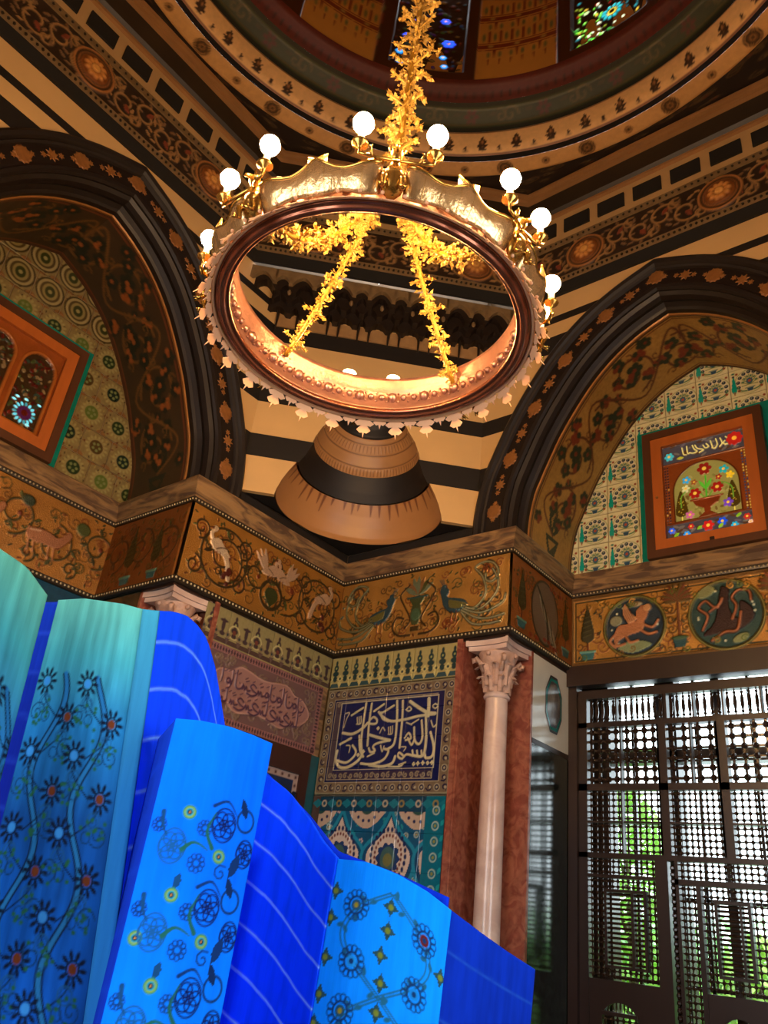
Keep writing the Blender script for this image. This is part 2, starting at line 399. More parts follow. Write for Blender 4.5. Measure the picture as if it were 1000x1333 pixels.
# underside between facet and walls, black, with the round hole of the niche
mb = MB(); A0 = math.pi/4; n = 24
arc = [FM[:2]+.775*np.array([math.cos(A0+math.pi*i/n), math.sin(A0+math.pi*i/n)]) for i in range(n+1)]
for i in range(n):
    a, b = arc[i], arc[i+1]; w = lambda p: FM[:2]+(p-FM[:2])*2.2 if False else None
    mid = n//2
    c = np.array([FC, 0.0]) if i < n//3 else (np.array([0., 0.]) if i < 2*n//3 else np.array([0.0, -FC]))
    mb.add([(a[0], a[1], ZN+.003), (b[0], b[1], ZN+.003), (c[0], c[1], ZN+.003)], [(0, 1, 2)])
for i in (n//3, 2*n//3):
    c1 = np.array([FC, 0.0]) if i == n//3 else np.array([0., 0.]); c2 = np.array([0., 0.]) if i == n//3 else np.array([0., -FC])
    mb.add([(arc[i][0], arc[i][1], ZN+.003), (c1[0], c1[1], ZN+.003), (c2[0], c2[1], ZN+.003)], [(0, 1, 2)])
mb.build('soffit', MM['black_stone'], facet, normals=False)
# niche lining: cream shells with drips and grooves, black rings between
def niche_ring(z0, z1, kind):
    zs = np.linspace(z0, z1, 3); H = z1-z0; W = math.pi*.7; res = 110
    cv = Cv(W, H, res, '#ab7a4a' if kind == 1 else '#17120f')
    if kind == 1:
        cv.Z[:] = .012*np.interp(cv.Y, [0, H*.15, H], [1, 0, 0])
        for k in range(22):
            u = W*(k+.5+R2.uniform(-.3, .3))/22; L = R2.uniform(.05, .17); cv.stroke([u+1j*H, u+R2.uniform(-.01, .01)+1j*(H-L)], .036, '#6d3f22', taper=True)
    if kind == 2:
        cv.C[..., :3] = lin('#a3774a')
        for v, w in ((.095, .008), (.14, .006), (.205, .008), (.215, .004), (.30, .006)): cv.rect(0, v, W, v+w, '#6b482c', -.008)
        for k in range(46):
            u = W*(k+.5)/46; cv.stroke([u+.02j, u+.075j], .014, '#7f552f', -.006)
        for k in range(34):
            u = W*(k+.5)/34; cv.stroke([u+.235j, u+.285j], .012, '#7f552f', -.006)
    ang = lambda X: 2*A0+math.pi*(1-X/W)-A0     # left to right as seen
    def fn(X, Y):
        r = np.interp(z0+Y, [a for a, b in NB], [b for a, b in NB]); a = A0+math.pi*(1-X/W)
        P = np.stack([FM[0]+r*np.cos(a), FM[1]+r*np.sin(a), z0+Y], -1); N = np.stack([-np.cos(a), -np.sin(a), 0*a], -1); return P, N
    me = cv.mesh('niche_shell', fn, MM['stone_attr'] if kind else MM['black_stone']); link('niche_shell', me, facet)
niche_ring(ZN, 5.31, 1); niche_ring(5.312, 5.555, 0); niche_ring(5.556, 5.905, 2); niche_ring(5.905, 6.42, 0)

# ------------------------------------------------------------------ muqarnas corbel under the corner cornice
C2 = 2.0                                   # its face: x - y = C2
DM = (C2-FC)/math.sqrt(2)                  # how far it stands out from the facet
corb = empty('muqarnas_corbel', WF(0, 0, 6.8), 'dark scalloped muqarnas corbel spanning the corner behind the hanging ring', 'corbel')
mat('corbel_dark', '#20150e', .5, var=.3); mat('corbel_gold', '#7d6544', .5, var=.3, vscale=15); mat('corbel_panel', '#a07c52', .5, var=.25, vscale=12)
HW = 1.10; NMOD = 7; MW = 2*HW/NMOD
def arch_block(mb, q0, q1, z0, z1, d0, d1, rise, fn=WF, n=7, foot=.16):
    """a block with a pointed arched cut from below, standing out between depths d0, d1"""
    w = q1-q0; c = (q0+q1)/2; t = .14*w
    pts = [(q0, z1), (q0, z0), (q0+t, z0)]
    for i in range(n+1):
        u = i/n; x = -1+2*u; pts.append((c+x*(w/2-t), z0+rise*(1-abs(x)**1.8)))
    pts += [(q1, z0), (q1, z1)]
    kx = (HW+max(0., -d0))/HW; pts = [(a*kx, b) for a, b in pts]
    V0 = [fn(a, d0, b) for a, b in pts]; V1 = [fn(a, d1, b) for a, b in pts]; k = len(pts)
    # faces as quads under the top edge
    F = []
    top0 = len(V0); V = V0+V1+[fn(a, d0, z1) for a, b in pts]+[fn(a, d1, z1) for a, b in pts]
    for i in range(1, k-2):
        F += [(i, i+1, 2*k+i+1, 2*k+i), (k+i, 3*k+i, 3*k+i+1, k+i+1), (i, k+i, k+i+1, i+1)]
    mb.add(V, F); return mb
mb = MB(); mb.box((-HW, -.02, 6.85), (HW, .0, 7.0), WF); mb.build('back_panel', MM['corbel_panel'], corb)
for i in range(NMOD):
    q0 = -HW+i*MW; a = .64*MW
    for qq, w in ((q0, .02), (q0+a, .02)):
        mb = MB(); mb.tube([WF(qq+.01, -.05, 6.80), WF(qq+.01, -.05, 7.02)], [.008, .016], 6); mb.ball(WF(qq+.01, -.05, 6.80), .013, 6, 4)
        mb.build('pendant', MM['corbel_dark'], corb)
    mb = MB(); arch_block(mb, q0, q0+a, 6.96, 7.12, -.10, 0.0, .07); arch_block(mb, q0+a, q0+MW, 6.96, 7.12, -.10, 0.0, .09)
    arch_block(mb, q0+.5*a, q0+.5*a+MW*.5, 7.04, 7.20, -.19, -.02, .07); arch_block(mb, q0+.5*a+.5*MW, q0+.5*a+MW, 7.04, 7.20, -.19, -.02, .08)
    mb.build('lower_niche', MM['corbel_dark'], corb)
    mb = MB(); arch_block(mb, q0, q0+a, 7.10, 7.29, -.26, -.03, .12); arch_block(mb, q0+a, q0+MW, 7.10, 7.29, -.26, -.03, .08)
    mb.build('upper_niche', MM['corbel_dark'], corb)
    mb = MB(); arch_block(mb, q0-.01, q0+a+.01, 7.17, 7.33, -.31, -.20, .10); arch_block(mb, q0+a-.01, q0+MW+.01, 7.20, 7.33, -.31, -.20, .05)
    mb.build('scallop_edge', MM['corbel_gold'], corb)
    mb = MB(); mb.ball(WF(q0+a*.5, -.27, 7.08), .022, 6, 5, (1, 1, 1.5)); mb.build('knob', MM['corbel_gold'], corb)
MB().prism([(C2-.03, .03), (-.03, .03), (-.03, -C2+.03)], 7.325, 7.362, lambda x, t, y: (x, y, t)).build('shelf', mat('corbel_black', '#0a0705', .9), corb)
# ------------------------------------------------------------------ black arch mouldings with gold stars; painted soffits
PROF = [(0, .27), (0, .21), (.02, .19), (.045, .15), (.03, .10), (.045, .055), (.075, .03), (.07, .005), (.085, -.02), (.115, -.025), (.13, -.005),
        (.145, 0), (.285, 0), (.295, -.02), (.315, -.03), (.325, -.015), (.345, -.045), (.375, -.055), (.40, -.04), (.42, 0.0), (.425, .05)]
def arch_len(o):
    q = off(o); s = np.concatenate([[0], np.cumsum(np.hypot(*np.diff(q, axis=0).T))]); return q, s
for F, nm, side in ((WR, 'right', 'right'), (WL, 'left', 'left')):
    ar = empty('arch_moulding', F(AC, 0, Z3), 'black pointed arch moulding set with gold stars on the %s wall' % side, 'arch')
    sweep_arch(PROF, F).build('moulding', MM['arch_black'], ar, normals=False)
    sweep_arch([(-.004, .30), (-.012, .285), (-.012, .27), (0, .262)], F).build('gilt_edge', MM['gold_line'], ar, normals=False)
    q, s = arch_len(.215); half = s[-1]/2; step = .275
    shapes = {}
    def star_me(kind):
        if kind in shapes: return shapes[kind]
        if kind == 0: P = np.concatenate([lobes(0j, 12, .075, .10, m=36)])
        elif kind == 1: P = starp(0j, 8, .062, .036)
        else: P = starp(0j, 6, .030, .016)
        mb = MB(); k = len(P); c0 = [(p.real, 0, p.imag) for p in P]; c1 = [(p.real*.8, -.006, p.imag*.8) for p in P]
        if F is WL: c0 = [(-y, -x, z) for x, y, z in c0]; c1 = [(-y, -x, z) for x, y, z in c1]
        mb.add(c0+c1, [(i, (i+1) % k, k+(i+1) % k, k+i) for i in range(k)]+[tuple(range(k, 2*k))])
        shapes[kind] = mb.mesh('star', MM['gold_paint']); return shapes[kind]
    i = -11
    for i in range(-11, 12):
        t = half+i*step
        for dt, kind in ((0, i % 2), (step*.30, 2), (step*.5, 3), (step*.70, 2)):
            tt = t+dt
            if kind == 3 or not .06 < tt < s[-1]-.06: continue
            x = np.interp(tt, s, q[:, 0]); z = np.interp(tt, s, q[:, 1])
            if abs(tt-half) < .03 and kind == 2: continue
            link('star', star_me(kind), ar, loc=F(AC+x, -.001, z))
            ob = COL.objects[-1]; ob.matrix_parent_inverse = Matrix.Translation(-Vector(ar.location))
    # painted soffit: canvas along the arch
    q, s = arch_len(-.003); L = s[-1]; D = RD-.285
    right = F is WR
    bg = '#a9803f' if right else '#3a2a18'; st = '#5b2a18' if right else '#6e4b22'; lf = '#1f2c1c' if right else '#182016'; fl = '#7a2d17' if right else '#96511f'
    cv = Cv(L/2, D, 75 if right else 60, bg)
    cv.mottle(.18, .25)
    for v in (.0, D-.035): cv.rect(0, v, L, v+.035, '#4b2a16')
    cv.rect(0, .045, L, .055, '#6b3a1d'); cv.rect(0, D-.055, L, D-.045, '#6b3a1d')
    def flower(c, r, rot):
        for k in range(5):
            cv.ell(c+r*.6*np.exp(1j*(rot+2*np.pi*k/5)), r*.42, r*.42, lf if R2.random() < .75 else fl)
        cv.ell(c, r*.25, None, fl)
    # vase at the foot, then alternating spirals up the band
    yc = D/2
    cv.poly([.06+1j*(yc-.06), .24+1j*(yc-.13), .24+1j*(yc+.13), .06+1j*(yc+.06)], lf); cv.poly([.10+1j*(yc-.03), .20+1j*(yc-.08), .20+1j*(yc+.08)], bg)
    for a in (-.5, 0, .5): cv.poly(leafp(.26+1j*yc, a, .26, .08), lf); cv.poly(leafp(.30+1j*yc, a, .16, .035), bg)
    x = .30; sg = 1; pts = []
    stem = [complex(.26, yc)]
    while x < L/2-.12:
        cc = complex(x+.26, yc+sg*.08); stem.append(complex(x+.26, yc-sg*.27))
        sp = spiral(cc, .27, -sg*np.pi/2, sg*1.35, 34, .80); cv.stroke(sp, .026, st)
        for k in (3, 8, 13, 18, 23): flower(sp[k]+.06*np.exp(1j*(k*1.3)), .078, k)
        flower(sp[-1], .095, .3)
        for k in (2, 6, 10, 15): cv.stroke(spiral(sp[k]+.06*np.exp(1j*k), .055, 1.+k, .9, 9), .014, st)
        flower(complex(x+.03, yc-sg*.31), .07, x); flower(complex(x+.50, yc+sg*.33), .07, x); flower(complex(x+.52, yc-sg*.02), .05, x)
        x += .50; sg = -sg
    stem.append(complex(L/2, yc)); cv.stroke(smooth(stem, 8), .024, st)
    def sof(flip):
        def fn(X, Y):
            t = X if not flip else L-X
            x = np.interp(t, s, q[:, 0]); z = np.interp(t, s, q[:, 1]); d = .285+Y
            P = np.stack(F(AC+x, d, z), -1)
            nx = np.interp(t, s, AO[:, 0]); nz = np.interp(t, s, AO[:, 1]); N = np.stack(F(-nx, 0*nx, -nz), -1); return P, N
        return fn
    so = empty('painted_soffit', F(AC, RD/2, Z3), ('gold arch underside painted with dark green vine leaves, right recess' if right else 'dark brown arch underside painted with dim foliage, left recess'), 'arch soffit')
    for fl_ in (False, True):
        link('vine_panel', cv.mesh('vine_panel', sof(fl_), MM['painted_gold'] if right else MM['painted']), so)

# ------------------------------------------------------------------ marble cornice, frieze mouldings
PATH = [(-RD, -4.72), (-RD, -SL), (0, -SL), (0, 0), (SA, 0), (SA, RD), (4.72, RD)]
mb = sweep_plan(MB(), PATH, [(-.02, Z2-.004), (.03, Z2), (.032, Z2+.03), (.045, Z2+.04), (.05, Z2+.10), (.07, Z2+.125), (.072, Z3-.012), (.066, Z3), (-.02, Z3)])
tag(mb.build('trim_1', MM['marble_brown'], normals=False), 'veined brown marble cornice running above the mosaic frieze', kind='structure')
mat('bead_dark', '#2d2317', .4, var=.3, vscale=30); mat('bead_light', '#b5a47c', .4, var=.2)
mb = sweep_plan(MB(), PATH, [(-.03, Z1-.035), (.028, Z1-.03), (.036, Z1-.02), (.036, Z1+.02), (.02, Z1+.025), (.0, Z1+.026)])
t2 = tag(mb.build('trim_2', MM['bead_dark'], normals=False), 'dark beaded moulding under the mosaic frieze', kind='structure')
mb = sweep_plan(MB(), PATH, [(.0, Z2-.045), (.025, Z2-.04), (.03, Z2-.02), (.03, Z2), (0, Z2)])
t3 = tag(mb.build('trim_3', MM['bead_dark'], normals=False), 'thin beaded moulding between mosaic frieze and cornice', kind='structure')
def bead_row(path, off_, z, step, r, m, parent, name='bead_row'):
    P, O = miter(path); mb = MB()
    for i in range(len(P)-1):
        a = P[i]-O[i]*off_; b = P[i+1]-O[i+1]*off_; L = np.hypot(*(b-a)); n = int(L/step)
        for k in range(n):
            p = a+(b-a)*(k+.5)/n; mb.ball((p[0], p[1], z), r, 5, 4)
    return mb.build(name, m, parent, kind='stuff', normals=False)
VP = [(-RD, -4.3), (-RD, -SL), (0, -SL), (0, 0), (SA, 0), (SA, RD), (4.0, RD)]
bead_row(VP, .034, Z1, .038, .011, MM['bead_light'], t2)
bead_row(VP, .028, Z2-.022, .034, .009, MM['bead_light'], t3)

# ------------------------------------------------------------------ upper cornice, round dome ring
UP = [(0, -6.7), (0, -C2), (C2, 0), (6.7, 0)]
def up(prof, name, m, label=None, parent=None):
    mb = sweep_plan(MB(), UP, prof); return tag(mb.build(name, m, parent, normals=False), label, kind='structure' if parent is None else None)
mat('cornice_black', '#120e0a', .85, var=.3)
mat('cornice_dark', '#2a2013', .5, var=.3); mat('cornice_gold', '#9a7046', .4, var=.15, metal=.2)
tr = up([(0, ZU), (.03, ZU), (.045, ZU+.10), (.05, ZU+.12)], 'trim_4', MM['cornice_black'], 'deep painted cornice below the dome with dark dentils and gold lines')
up([(.05, ZU+.12), (.055, ZU+.20), (.04, ZU+.205)], 'bead_band', MM['corbel_gold'], parent=tr)
up([(.03, 8.0), (.055, 8.0), (.055, 8.08), (.045, 8.085)], 'bead_band', MM['corbel_gold'], parent=tr)
up([(.045, 8.085), (.045, 8.44)], 'dentil_band', MM['ceiling_cream'], parent=tr)
up([(.045, 8.44), (.075, 8.45), (.08, 8.475), (.06, 8.48)], 'gold_line', MM['cornice_gold'], parent=tr)
up([(.06, 8.48), (.10, 8.52), (.12, 8.72)], 'dark_band', MM['cornice_dark'], parent=tr)
up([(.12, 8.72), (.16, 8.73), (.17, 8.755), (.155, 8.77), (.19, 8.78), (.20, 8.81), (.18, 8.84)], 'gold_line', MM['cornice_gold'], parent=tr)
P, O = miter(UP)
dots = MB()
for z, st, r in ((ZU+.16, .05, .015), (8.04, .06, .014)):
    bead_row(UP, .058, z, st, r, MM['bead_dark'], tr)
dent = None
def seg(path, i, off_): return P[i]-O[i]*off_, P[i+1]-O[i+1]*off_
for i in range(3):
    a, b = seg(UP, i, .045); L = np.hypot(*(b-a)); t = (b-a)/L; nn = np.array([t[1], -t[0]])
    k0 = .19 if i == 2 else .12; u = (2.942+.045-C2-.385*3 if i == 2 else .2) if i != 0 else L-(2.942-C2)+.385*2
    us = []
    if i == 2:
        s0 = 2.942-C2; us = [s0+.372*k for k in range(-2, 10)]
    elif i == 0:
        s0 = L-(2.942-C2)-.05; us = [s0-.372*k for k in range(-2, 10)]
    else: us = list(np.arange(.2, L-.1, .372))
    for u in us:
        if not .1 < u < L-.1: continue
        c = a+t*u
        mb = MB()
        V = []
        for sx in (-.14, .14):
            for dd in (0.001, .022):
                for z in (8.165, 8.345): q2 = c+t*sx+nn*dd; V.append((q2[0], q2[1], z))
        mb.add(V, [(0, 1, 3, 2), (4, 6, 7, 5), (0, 4, 5, 1), (2, 3, 7, 6), (0, 2, 6, 4), (1, 5, 7, 3)])
        mb.build('dentil', MM['cornice_black'], tr)
# carved arabesque band
def ara(L, H, res):
    cv = Cv(L, H, res, '#2b1d12'); cv.mottle(.2, .1); c1, c2, c3 = '#9a7446', '#75583a', '#7b3a24'
    x = 0.0; sg = 1
    while x < L+.3:
        cc = complex(x+.12, H/2+sg*.03); cv.stroke(spiral(cc, .15, 0, sg*1.2, 18, .8), .022, c1, .008)
        cv.stroke(spiral(complex(x+.02, H/2-sg*.11), .075, 1, -sg*1.1, 12, .8), .016, c1, .008); cv.poly(leafp(cc, sg*1., .1, .05), c3, .01)
        for a in np.arange(0, 6.28, .7): cv.poly(leafp(cc+.13*np.exp(1j*a), a+.8*sg, .075, .032), c2 if R2.random() < .6 else c1, .008)
        x += .22; sg = -sg
    return cv
def med(cv, cx):
    H = cv.H; cc = complex(cx, H/2)
    cv.ell(cc, .205, .205, '#3b2413', .012); cv.ring(cc, .19, .02, '#a8703c', .02); cv.ring(cc, .15, .012, '#8f5b2f', .016)
    cv.ell(cc, .135, .135, '#7a4519', .03)
    for k in range(10): cv.ell(cc+.075*np.exp(2j*np.pi*k/10), .03, .022, '#c98743', .05, ang=2*np.pi*k/10)
    cv.ell(cc, .04, .04, '#dba055', .055)
bandz = ZU+.205; bh = 8.0-bandz
for i in range(3):
    a, b = seg(UP, i, .04); L = np.hypot(*(b-a)); t = (b-a)/L; nn = (t[1], -t[0], 0)
    cv = ara(L, bh, 85 if i != 1 else 70)
    cs = [L-(s-C2) for s in (2.697, 4.041, 5.385)] if i == 0 else ([s-C2 for s in (2.66, 3.97, 5.28)] if i == 2 else [L*.2, L*.8])
    for c in cs: med(cv, c)
    link('arabesque_band', cv.mesh('arabesque_band', flat((a[0], a[1], bandz), (t[0], t[1], 0), (0, 0, 1), nn), MM['painted']), tr)

# flat painted ceiling between the cornice and the dome ring
dome = empty('ceiling', (DC[0], DC[1], ZC), 'painted ceiling and dome', kind='structure')
cvs = []
ro = 3.09
def sp_grid():
    # ring sector from the dome ring out to the walls, as polar grid limited by the room outline
    W = 2*math.pi*ro; cv = Cv(W*.55, 1.0, 45, '#20150e')
    for k in range(180):
        c = complex(R2.uniform(0, cv.W), R2.uniform(0, 1)); cv.stroke(spiral(c, R2.uniform(.05, .11), R2.uniform(0, 6), 1.2, 16), .018, '#4f3a24', .004)
        cv.ell(c+.02, .022, None, R2.choice(['#5a2417', '#54452c', '#3a3020']), .004)
    a0 = math.radians(35); a1 = a0+2*math.pi*.55
    def fn(X, Y):
        a = a1-(a1-a0)*X/cv.W; c, s_ = np.cos(a), np.sin(a)
        # outline: square room with chamfered corner
        lim = np.full(a.shape, 9.0)
        for nx, ny, dd in ((0, 1, 0-DC[1]-.1), (-1, 0, DC[0]-.1), (-1/math.sqrt(2), 1/math.sqrt(2), (DC[0]-DC[1]-C2)/math.sqrt(2)-.1), (1, 0, 6.75-DC[0])):
            den = c*nx+s_*ny; lim = np.where(den > 1e-3, np.minimum(lim, dd/np.maximum(den, 1e-3)), lim)
        r = ro-.02+(np.maximum(lim, ro+.02)-ro+.02)*(1-Y); P = np.stack([DC[0]+r*c, DC[1]+r*s_, np.full(a.shape, ZC)], -1)
        N = np.zeros(P.shape); N[..., 2] = -1; return P, N
    link('spandrel', cv.mesh('spandrel', fn, MM['painted']), dome)
sp_grid()
MB().box((-.1, -6.8, ZC+.06), (6.8, .1, ZC+.08)) if False else None
# rest of the ceiling behind the photographer
mb = MB(); n = 48; V = []
for i in range(n+1):
    a = math.radians(35)-(2*math.pi*.45)*i/n; c, s_ = math.cos(a), math.sin(a); lim = min((6.75-DC[0])/c if c > .01 else 9, (DC[1]+6.75)/-s_ if s_ < -.01 else 9, (0-DC[1]-.1)/s_ if s_ > .01 else 9, (DC[0])/-c if c < -.01 else 9)
    for r in (ro-.02, max(lim, ro)): V.append((DC[0]+r*c, DC[1]+r*s_, ZC))
mb.add(V, [(2*i, 2*i+1, 2*i+3, 2*i+2) for i in range(n)]); mb.build('spandrel', MM['cornice_dark'], dome, normals=False)

def ring_canvas(prof, name, res, paint, m, a0=20, a1=230):
    """painted band of revolution; prof (r,z) outer/bottom first. canvas x runs left to right as seen from inside"""
    pr = np.array(prof); sl = np.concatenate([[0], np.cumsum(np.hypot(*np.diff(pr, axis=0).T))]); H = sl[-1]; A0_, A1_ = math.radians(a0), math.radians(a1); W = (A1_-A0_)*pr[:, 0].mean()
    cv = Cv(W, H, res, '#000000'); deg = lambda a: (A1_-math.radians(a))/(A1_-A0_)*W
    paint(cv, deg)
    def fn(X, Y):
        a = A1_-(A1_-A0_)*X/W; r = np.interp(Y, sl, pr[:, 0]); z = np.interp(Y, sl, pr[:, 1])
        dr = np.interp(Y, sl, np.gradient(pr[:, 0], sl)); dz = np.interp(Y, sl, np.gradient(pr[:, 1], sl))
        P = np.stack([DC[0]+r*np.cos(a), DC[1]+r*np.sin(a), z], -1); N = np.stack([-dz*np.cos(a), -dz*np.sin(a), dr], -1); return P, N
    link(name, cv.mesh(name, fn, m), dome)
    mb = MB(); mb.lathe([(r, z) for r, z in prof], (DC[0], DC[1], 0), 40, math.radians(a1), math.radians(a0+360)); mb.build(name, MM['cornice_dark'], dome, normals=False)
def p_ros(cv, deg):
    cv.C[..., :3] = lin('#d0a066'); cv.mottle(.06, .3)
    for k in range(-10, 14):
        a = 82+k*8.18; c = complex(deg(a), cv.H*.5)
        if k % 2 == 0:
            cv.ell(c, .085, .085, '#3a2415'); cv.ring(c, .068, .010, '#a97f4d'); cv.ell(c, .045, None, '#8a6238')
            for j in range(8): cv.ell(c+.045*np.exp(2j*np.pi*j/8), .013, None, '#3a2415')
            cv.ell(c, .014, None, '#3a2415')
        else: cv.ell(c, .042, .042, '#7d5530'); cv.ell(c, .028, None, '#a97f4d'); cv.ell(c, .018, None, '#3a2415')
ring_canvas([(3.09, ZC-.001), (3.07, ZC-.012), (2.90, ZC-.012)], 'rosette_ring', 70, p_ros, MM['painted'])
ring_canvas([(2.90, ZC-.012), (2.905, ZC+.04), (2.885, ZC+.055)], 'dark_gap', 14, lambda cv, d: cv.C[..., :3].fill(.012), MM['painted'])
def p_palm(cv, deg):
    cv.C[..., :3] = lin('#e2b47a'); H = cv.H; cv.rect(0, 0, cv.W, .02, '#7a4a28'); cv.rect(0, H-.035, cv.W, H-.022, '#7a4a28')
    for k in range(-11, 18):
        c = deg(97.6+k*7.25)+0j; D = '#3a2417'
        cv.poly(c+np.array([-.075+.05j, .075+.05j, .02+.075j, -.02+.075j]), D); cv.stroke([c+.06j, c+.16j], .018, D)
        for s_ in (-1, 1): cv.poly(leafp(c+.075j, np.pi/2+s_*.9, .075, .032), D); cv.poly(leafp(c+.10j, np.pi/2+s_*.55, .08, .03), D)
        cv.poly(leafp(c+.10j, np.pi/2, .12, .05), D); cv.ell(c+.15j, .012, .02, '#b07a48')
        c2 = deg(97.6+(k+.5)*7.25)+0j; cv.poly(leafp(c2+.05j, np.pi/2, .06, .03), D)
        cv.ell(c2+.055j, .022, .008, D)
ring_canvas([(2.885, ZC+.055), (2.87, ZC+.065), (2.83, ZC+.12), (2.80, ZC+.22), (2.785, ZC+.30), (2.80, ZC+.33)], 'palmette_cove', 62, p_palm, MM['painted'])
def p_green(cv, deg):
    cv.C[..., :3] = lin('#34391d'); cv.mottle(.2, .3); H = cv.H; cv.rect(0, 0, cv.W, .04, '#15180c'); cv.rect(0, H-.04, cv.W, H, '#1b1c0e'); cv.rect(0, .06, cv.W, .075, '#4a4322')
    for k in range(-9, 12):
        c = complex(deg(90+k*8), H*.52); col = ['#57261a', '#554b26'][k % 2]
        if k % 2: cv.stroke(spiral(c+.03, .09, 0, 1.1, 14), .02, col); cv.stroke(spiral(c-.07, .07, 2, -1.1, 14), .018, col)
        else:
            for j in range(6): cv.ell(c+.05*np.exp(2j*np.pi*j/6), .028, .018, col, ang=j)
        for sx in (-.18, .18): cv.poly(leafp(c+sx, .5, .09, .04), '#3f3a1e')
ring_canvas([(2.80, ZC+.33), (2.76, ZC+.40), (2.66, ZC+.50), (2.59, ZC+.52)], 'green_band', 55, p_green, MM['painted'])
def p_red(cv, deg):
    cv.C[..., :3] = lin('#571f12'); cv.mottle(.15, .3); H = cv.H; cv.rect(0, H*.5, cv.W, H*.53, '#2a0f0a')
    for k in range(-40, 62): c = deg(90+k*2.1)+0j; cv.stroke([c+1j*H*.2, c+1j*H*.4], .02, '#2c150c'); cv.ell(c+1j*H*.7, .03, .012, '#5e2b1a')
ring_canvas([(2.59, ZC+.52), (2.55, ZC+.58), (2.47, ZC+.66), (2.45, ZC+.70)], 'red_band', 45, p_red, MM['painted'])
# drum: eight stained windows between ochre bays
ZD = ZC+.70
def p_drum(cv, deg):
    cv.C[..., :3] = lin('#3a1a10'); H = cv.H
    for k in range(-1, 4):
        a0, a1 = deg(121.6+45*k), deg(101.9+45*k); cv.rect(a0, 0.0, a1, H, '#c4883c', -.03); m = (a0+a1)/2; w = a1-a0
        for zz in (.52, 1.02):
            cv.rect(a0, zz, a1, zz+.03, '#7c2c16'); cv.rect(a0, zz+.045, a1, zz+.11, '#7c2c16'); cv.rect(a0, zz+.125, a1, zz+.14, '#7c2c16')
            n = 7
            for j in range(n):
                x = a0+w*(j+.5)/n; cv.stroke([x+1j*zz, x+1j*(zz-.12)], .035, '#7c2c16' if j % 2 else '#c4883c', taper=True); cv.ell(x+w/n/2+1j*(zz-.07), .018, .05, '#6f7040'); cv.stroke([x+w/n/2+1j*(zz-.16), x+w/n/2+1j*(zz-.24)], .022, '#7c2c16', taper=True)
                cv.ell(x+1j*(zz+.24), .02, .07, '#6f7040'); cv.stroke([x+w/n/2+1j*(zz+.16), x+w/n/2+1j*(zz+.32)], .03, '#7c2c16')
            for j in range(3): cv.ell(a0+w*(j+.5)/3+1j*(zz+.078), .028, .02, '#a98a4a')
    R3 = random.Random(3)
    for k, pal in ((0, None), (1, None), (-1, None), (2, None), (3, None)):
        a0, a1 = deg(144.3-45+45*k), deg(123.8-45+45*k); x0, x1 = a0+.05, a1-.05
        base = '#1a0f0a'; cv.rect(x0, .12, x1, H, base, -.07)
        right = k == 0
        for j in range(150):
            c = complex(R3.uniform(x0+.03, x1-.03), R3.uniform(.15, 1.9)); r = R3.uniform(.012, .026)
            col = R3.choice(['#6a7a20', '#2e7a30', '#8a1a12', '#caa838', '#cfd8b0', '#1c6f78'] if right else ['#123a5a', '#5a2012', '#2a4a20', '#6a4a18', '#3a1450', '#1c4f58'])
            cv.ell(c, r, r*R3.uniform(.6, 1.6), col, -.065, g=.9 if right else .12, ang=R3.uniform(0, 3))
        if right:
            c = complex((x0+x1)/2+.02, .52)
            for j in range(10): cv.ell(c+.085*np.exp(2j*np.pi*j/10), .028, .022, '#22a5b0', -.06, g=.9, ang=2*np.pi*j/10)
            cv.ell(c, .05, None, '#d9c23a', -.06, g=1.); cv.ell(c, .03, None, '#3a2008', -.06)
            for j in range(40):
                c = complex(R3.uniform(x0+.03, x0+.3), R3.uniform(.15, .8)); cv.ell(c, .02, .013, R3.choice(['#4fae2e', '#7fd04a', '#e8f0c8']), -.06, g=1.3, ang=R3.uniform(0, 3))
        else:
            for u, v, s_ in ((.2, .72, 1), (.78, .70, 1.3), (.12, .42, .8), (.14, .25, .7), (.72, .45, .7), (.75, .30, .7), (.3, 1.0, 1.), (.7, 1.1, 1)):
                c = complex(x0+(x1-x0)*u, v)
                for j in range(6): cv.ell(c+.035*s_*np.exp(2j*np.pi*j/6), .024*s_, .018*s_, '#1840d8' if v > .5 else '#1c7fd0', -.06, g=1.6)
                cv.ell(c, .012, None, '#d09020', -.06, g=1)
ring_canvas([(2.45, ZD), (2.43, ZD+2.2)], 'drum_windows', 60, p_drum, MM['stained_dome'], 55, 195)
mb = MB(); mb.lathe([(2.52, ZD-.05), (2.52, ZD+2.2)], (DC[0], DC[1], 0), 48); mb.lathe([(2.45*math.cos(a), ZD+2.2+2.2*math.sin(a)) for a in np.linspace(0, math.pi/2, 10)], (DC[0], DC[1], 0), 48)
mb.build('dome_shell', MM['ochre'], dome, smooth=True, normals=False)
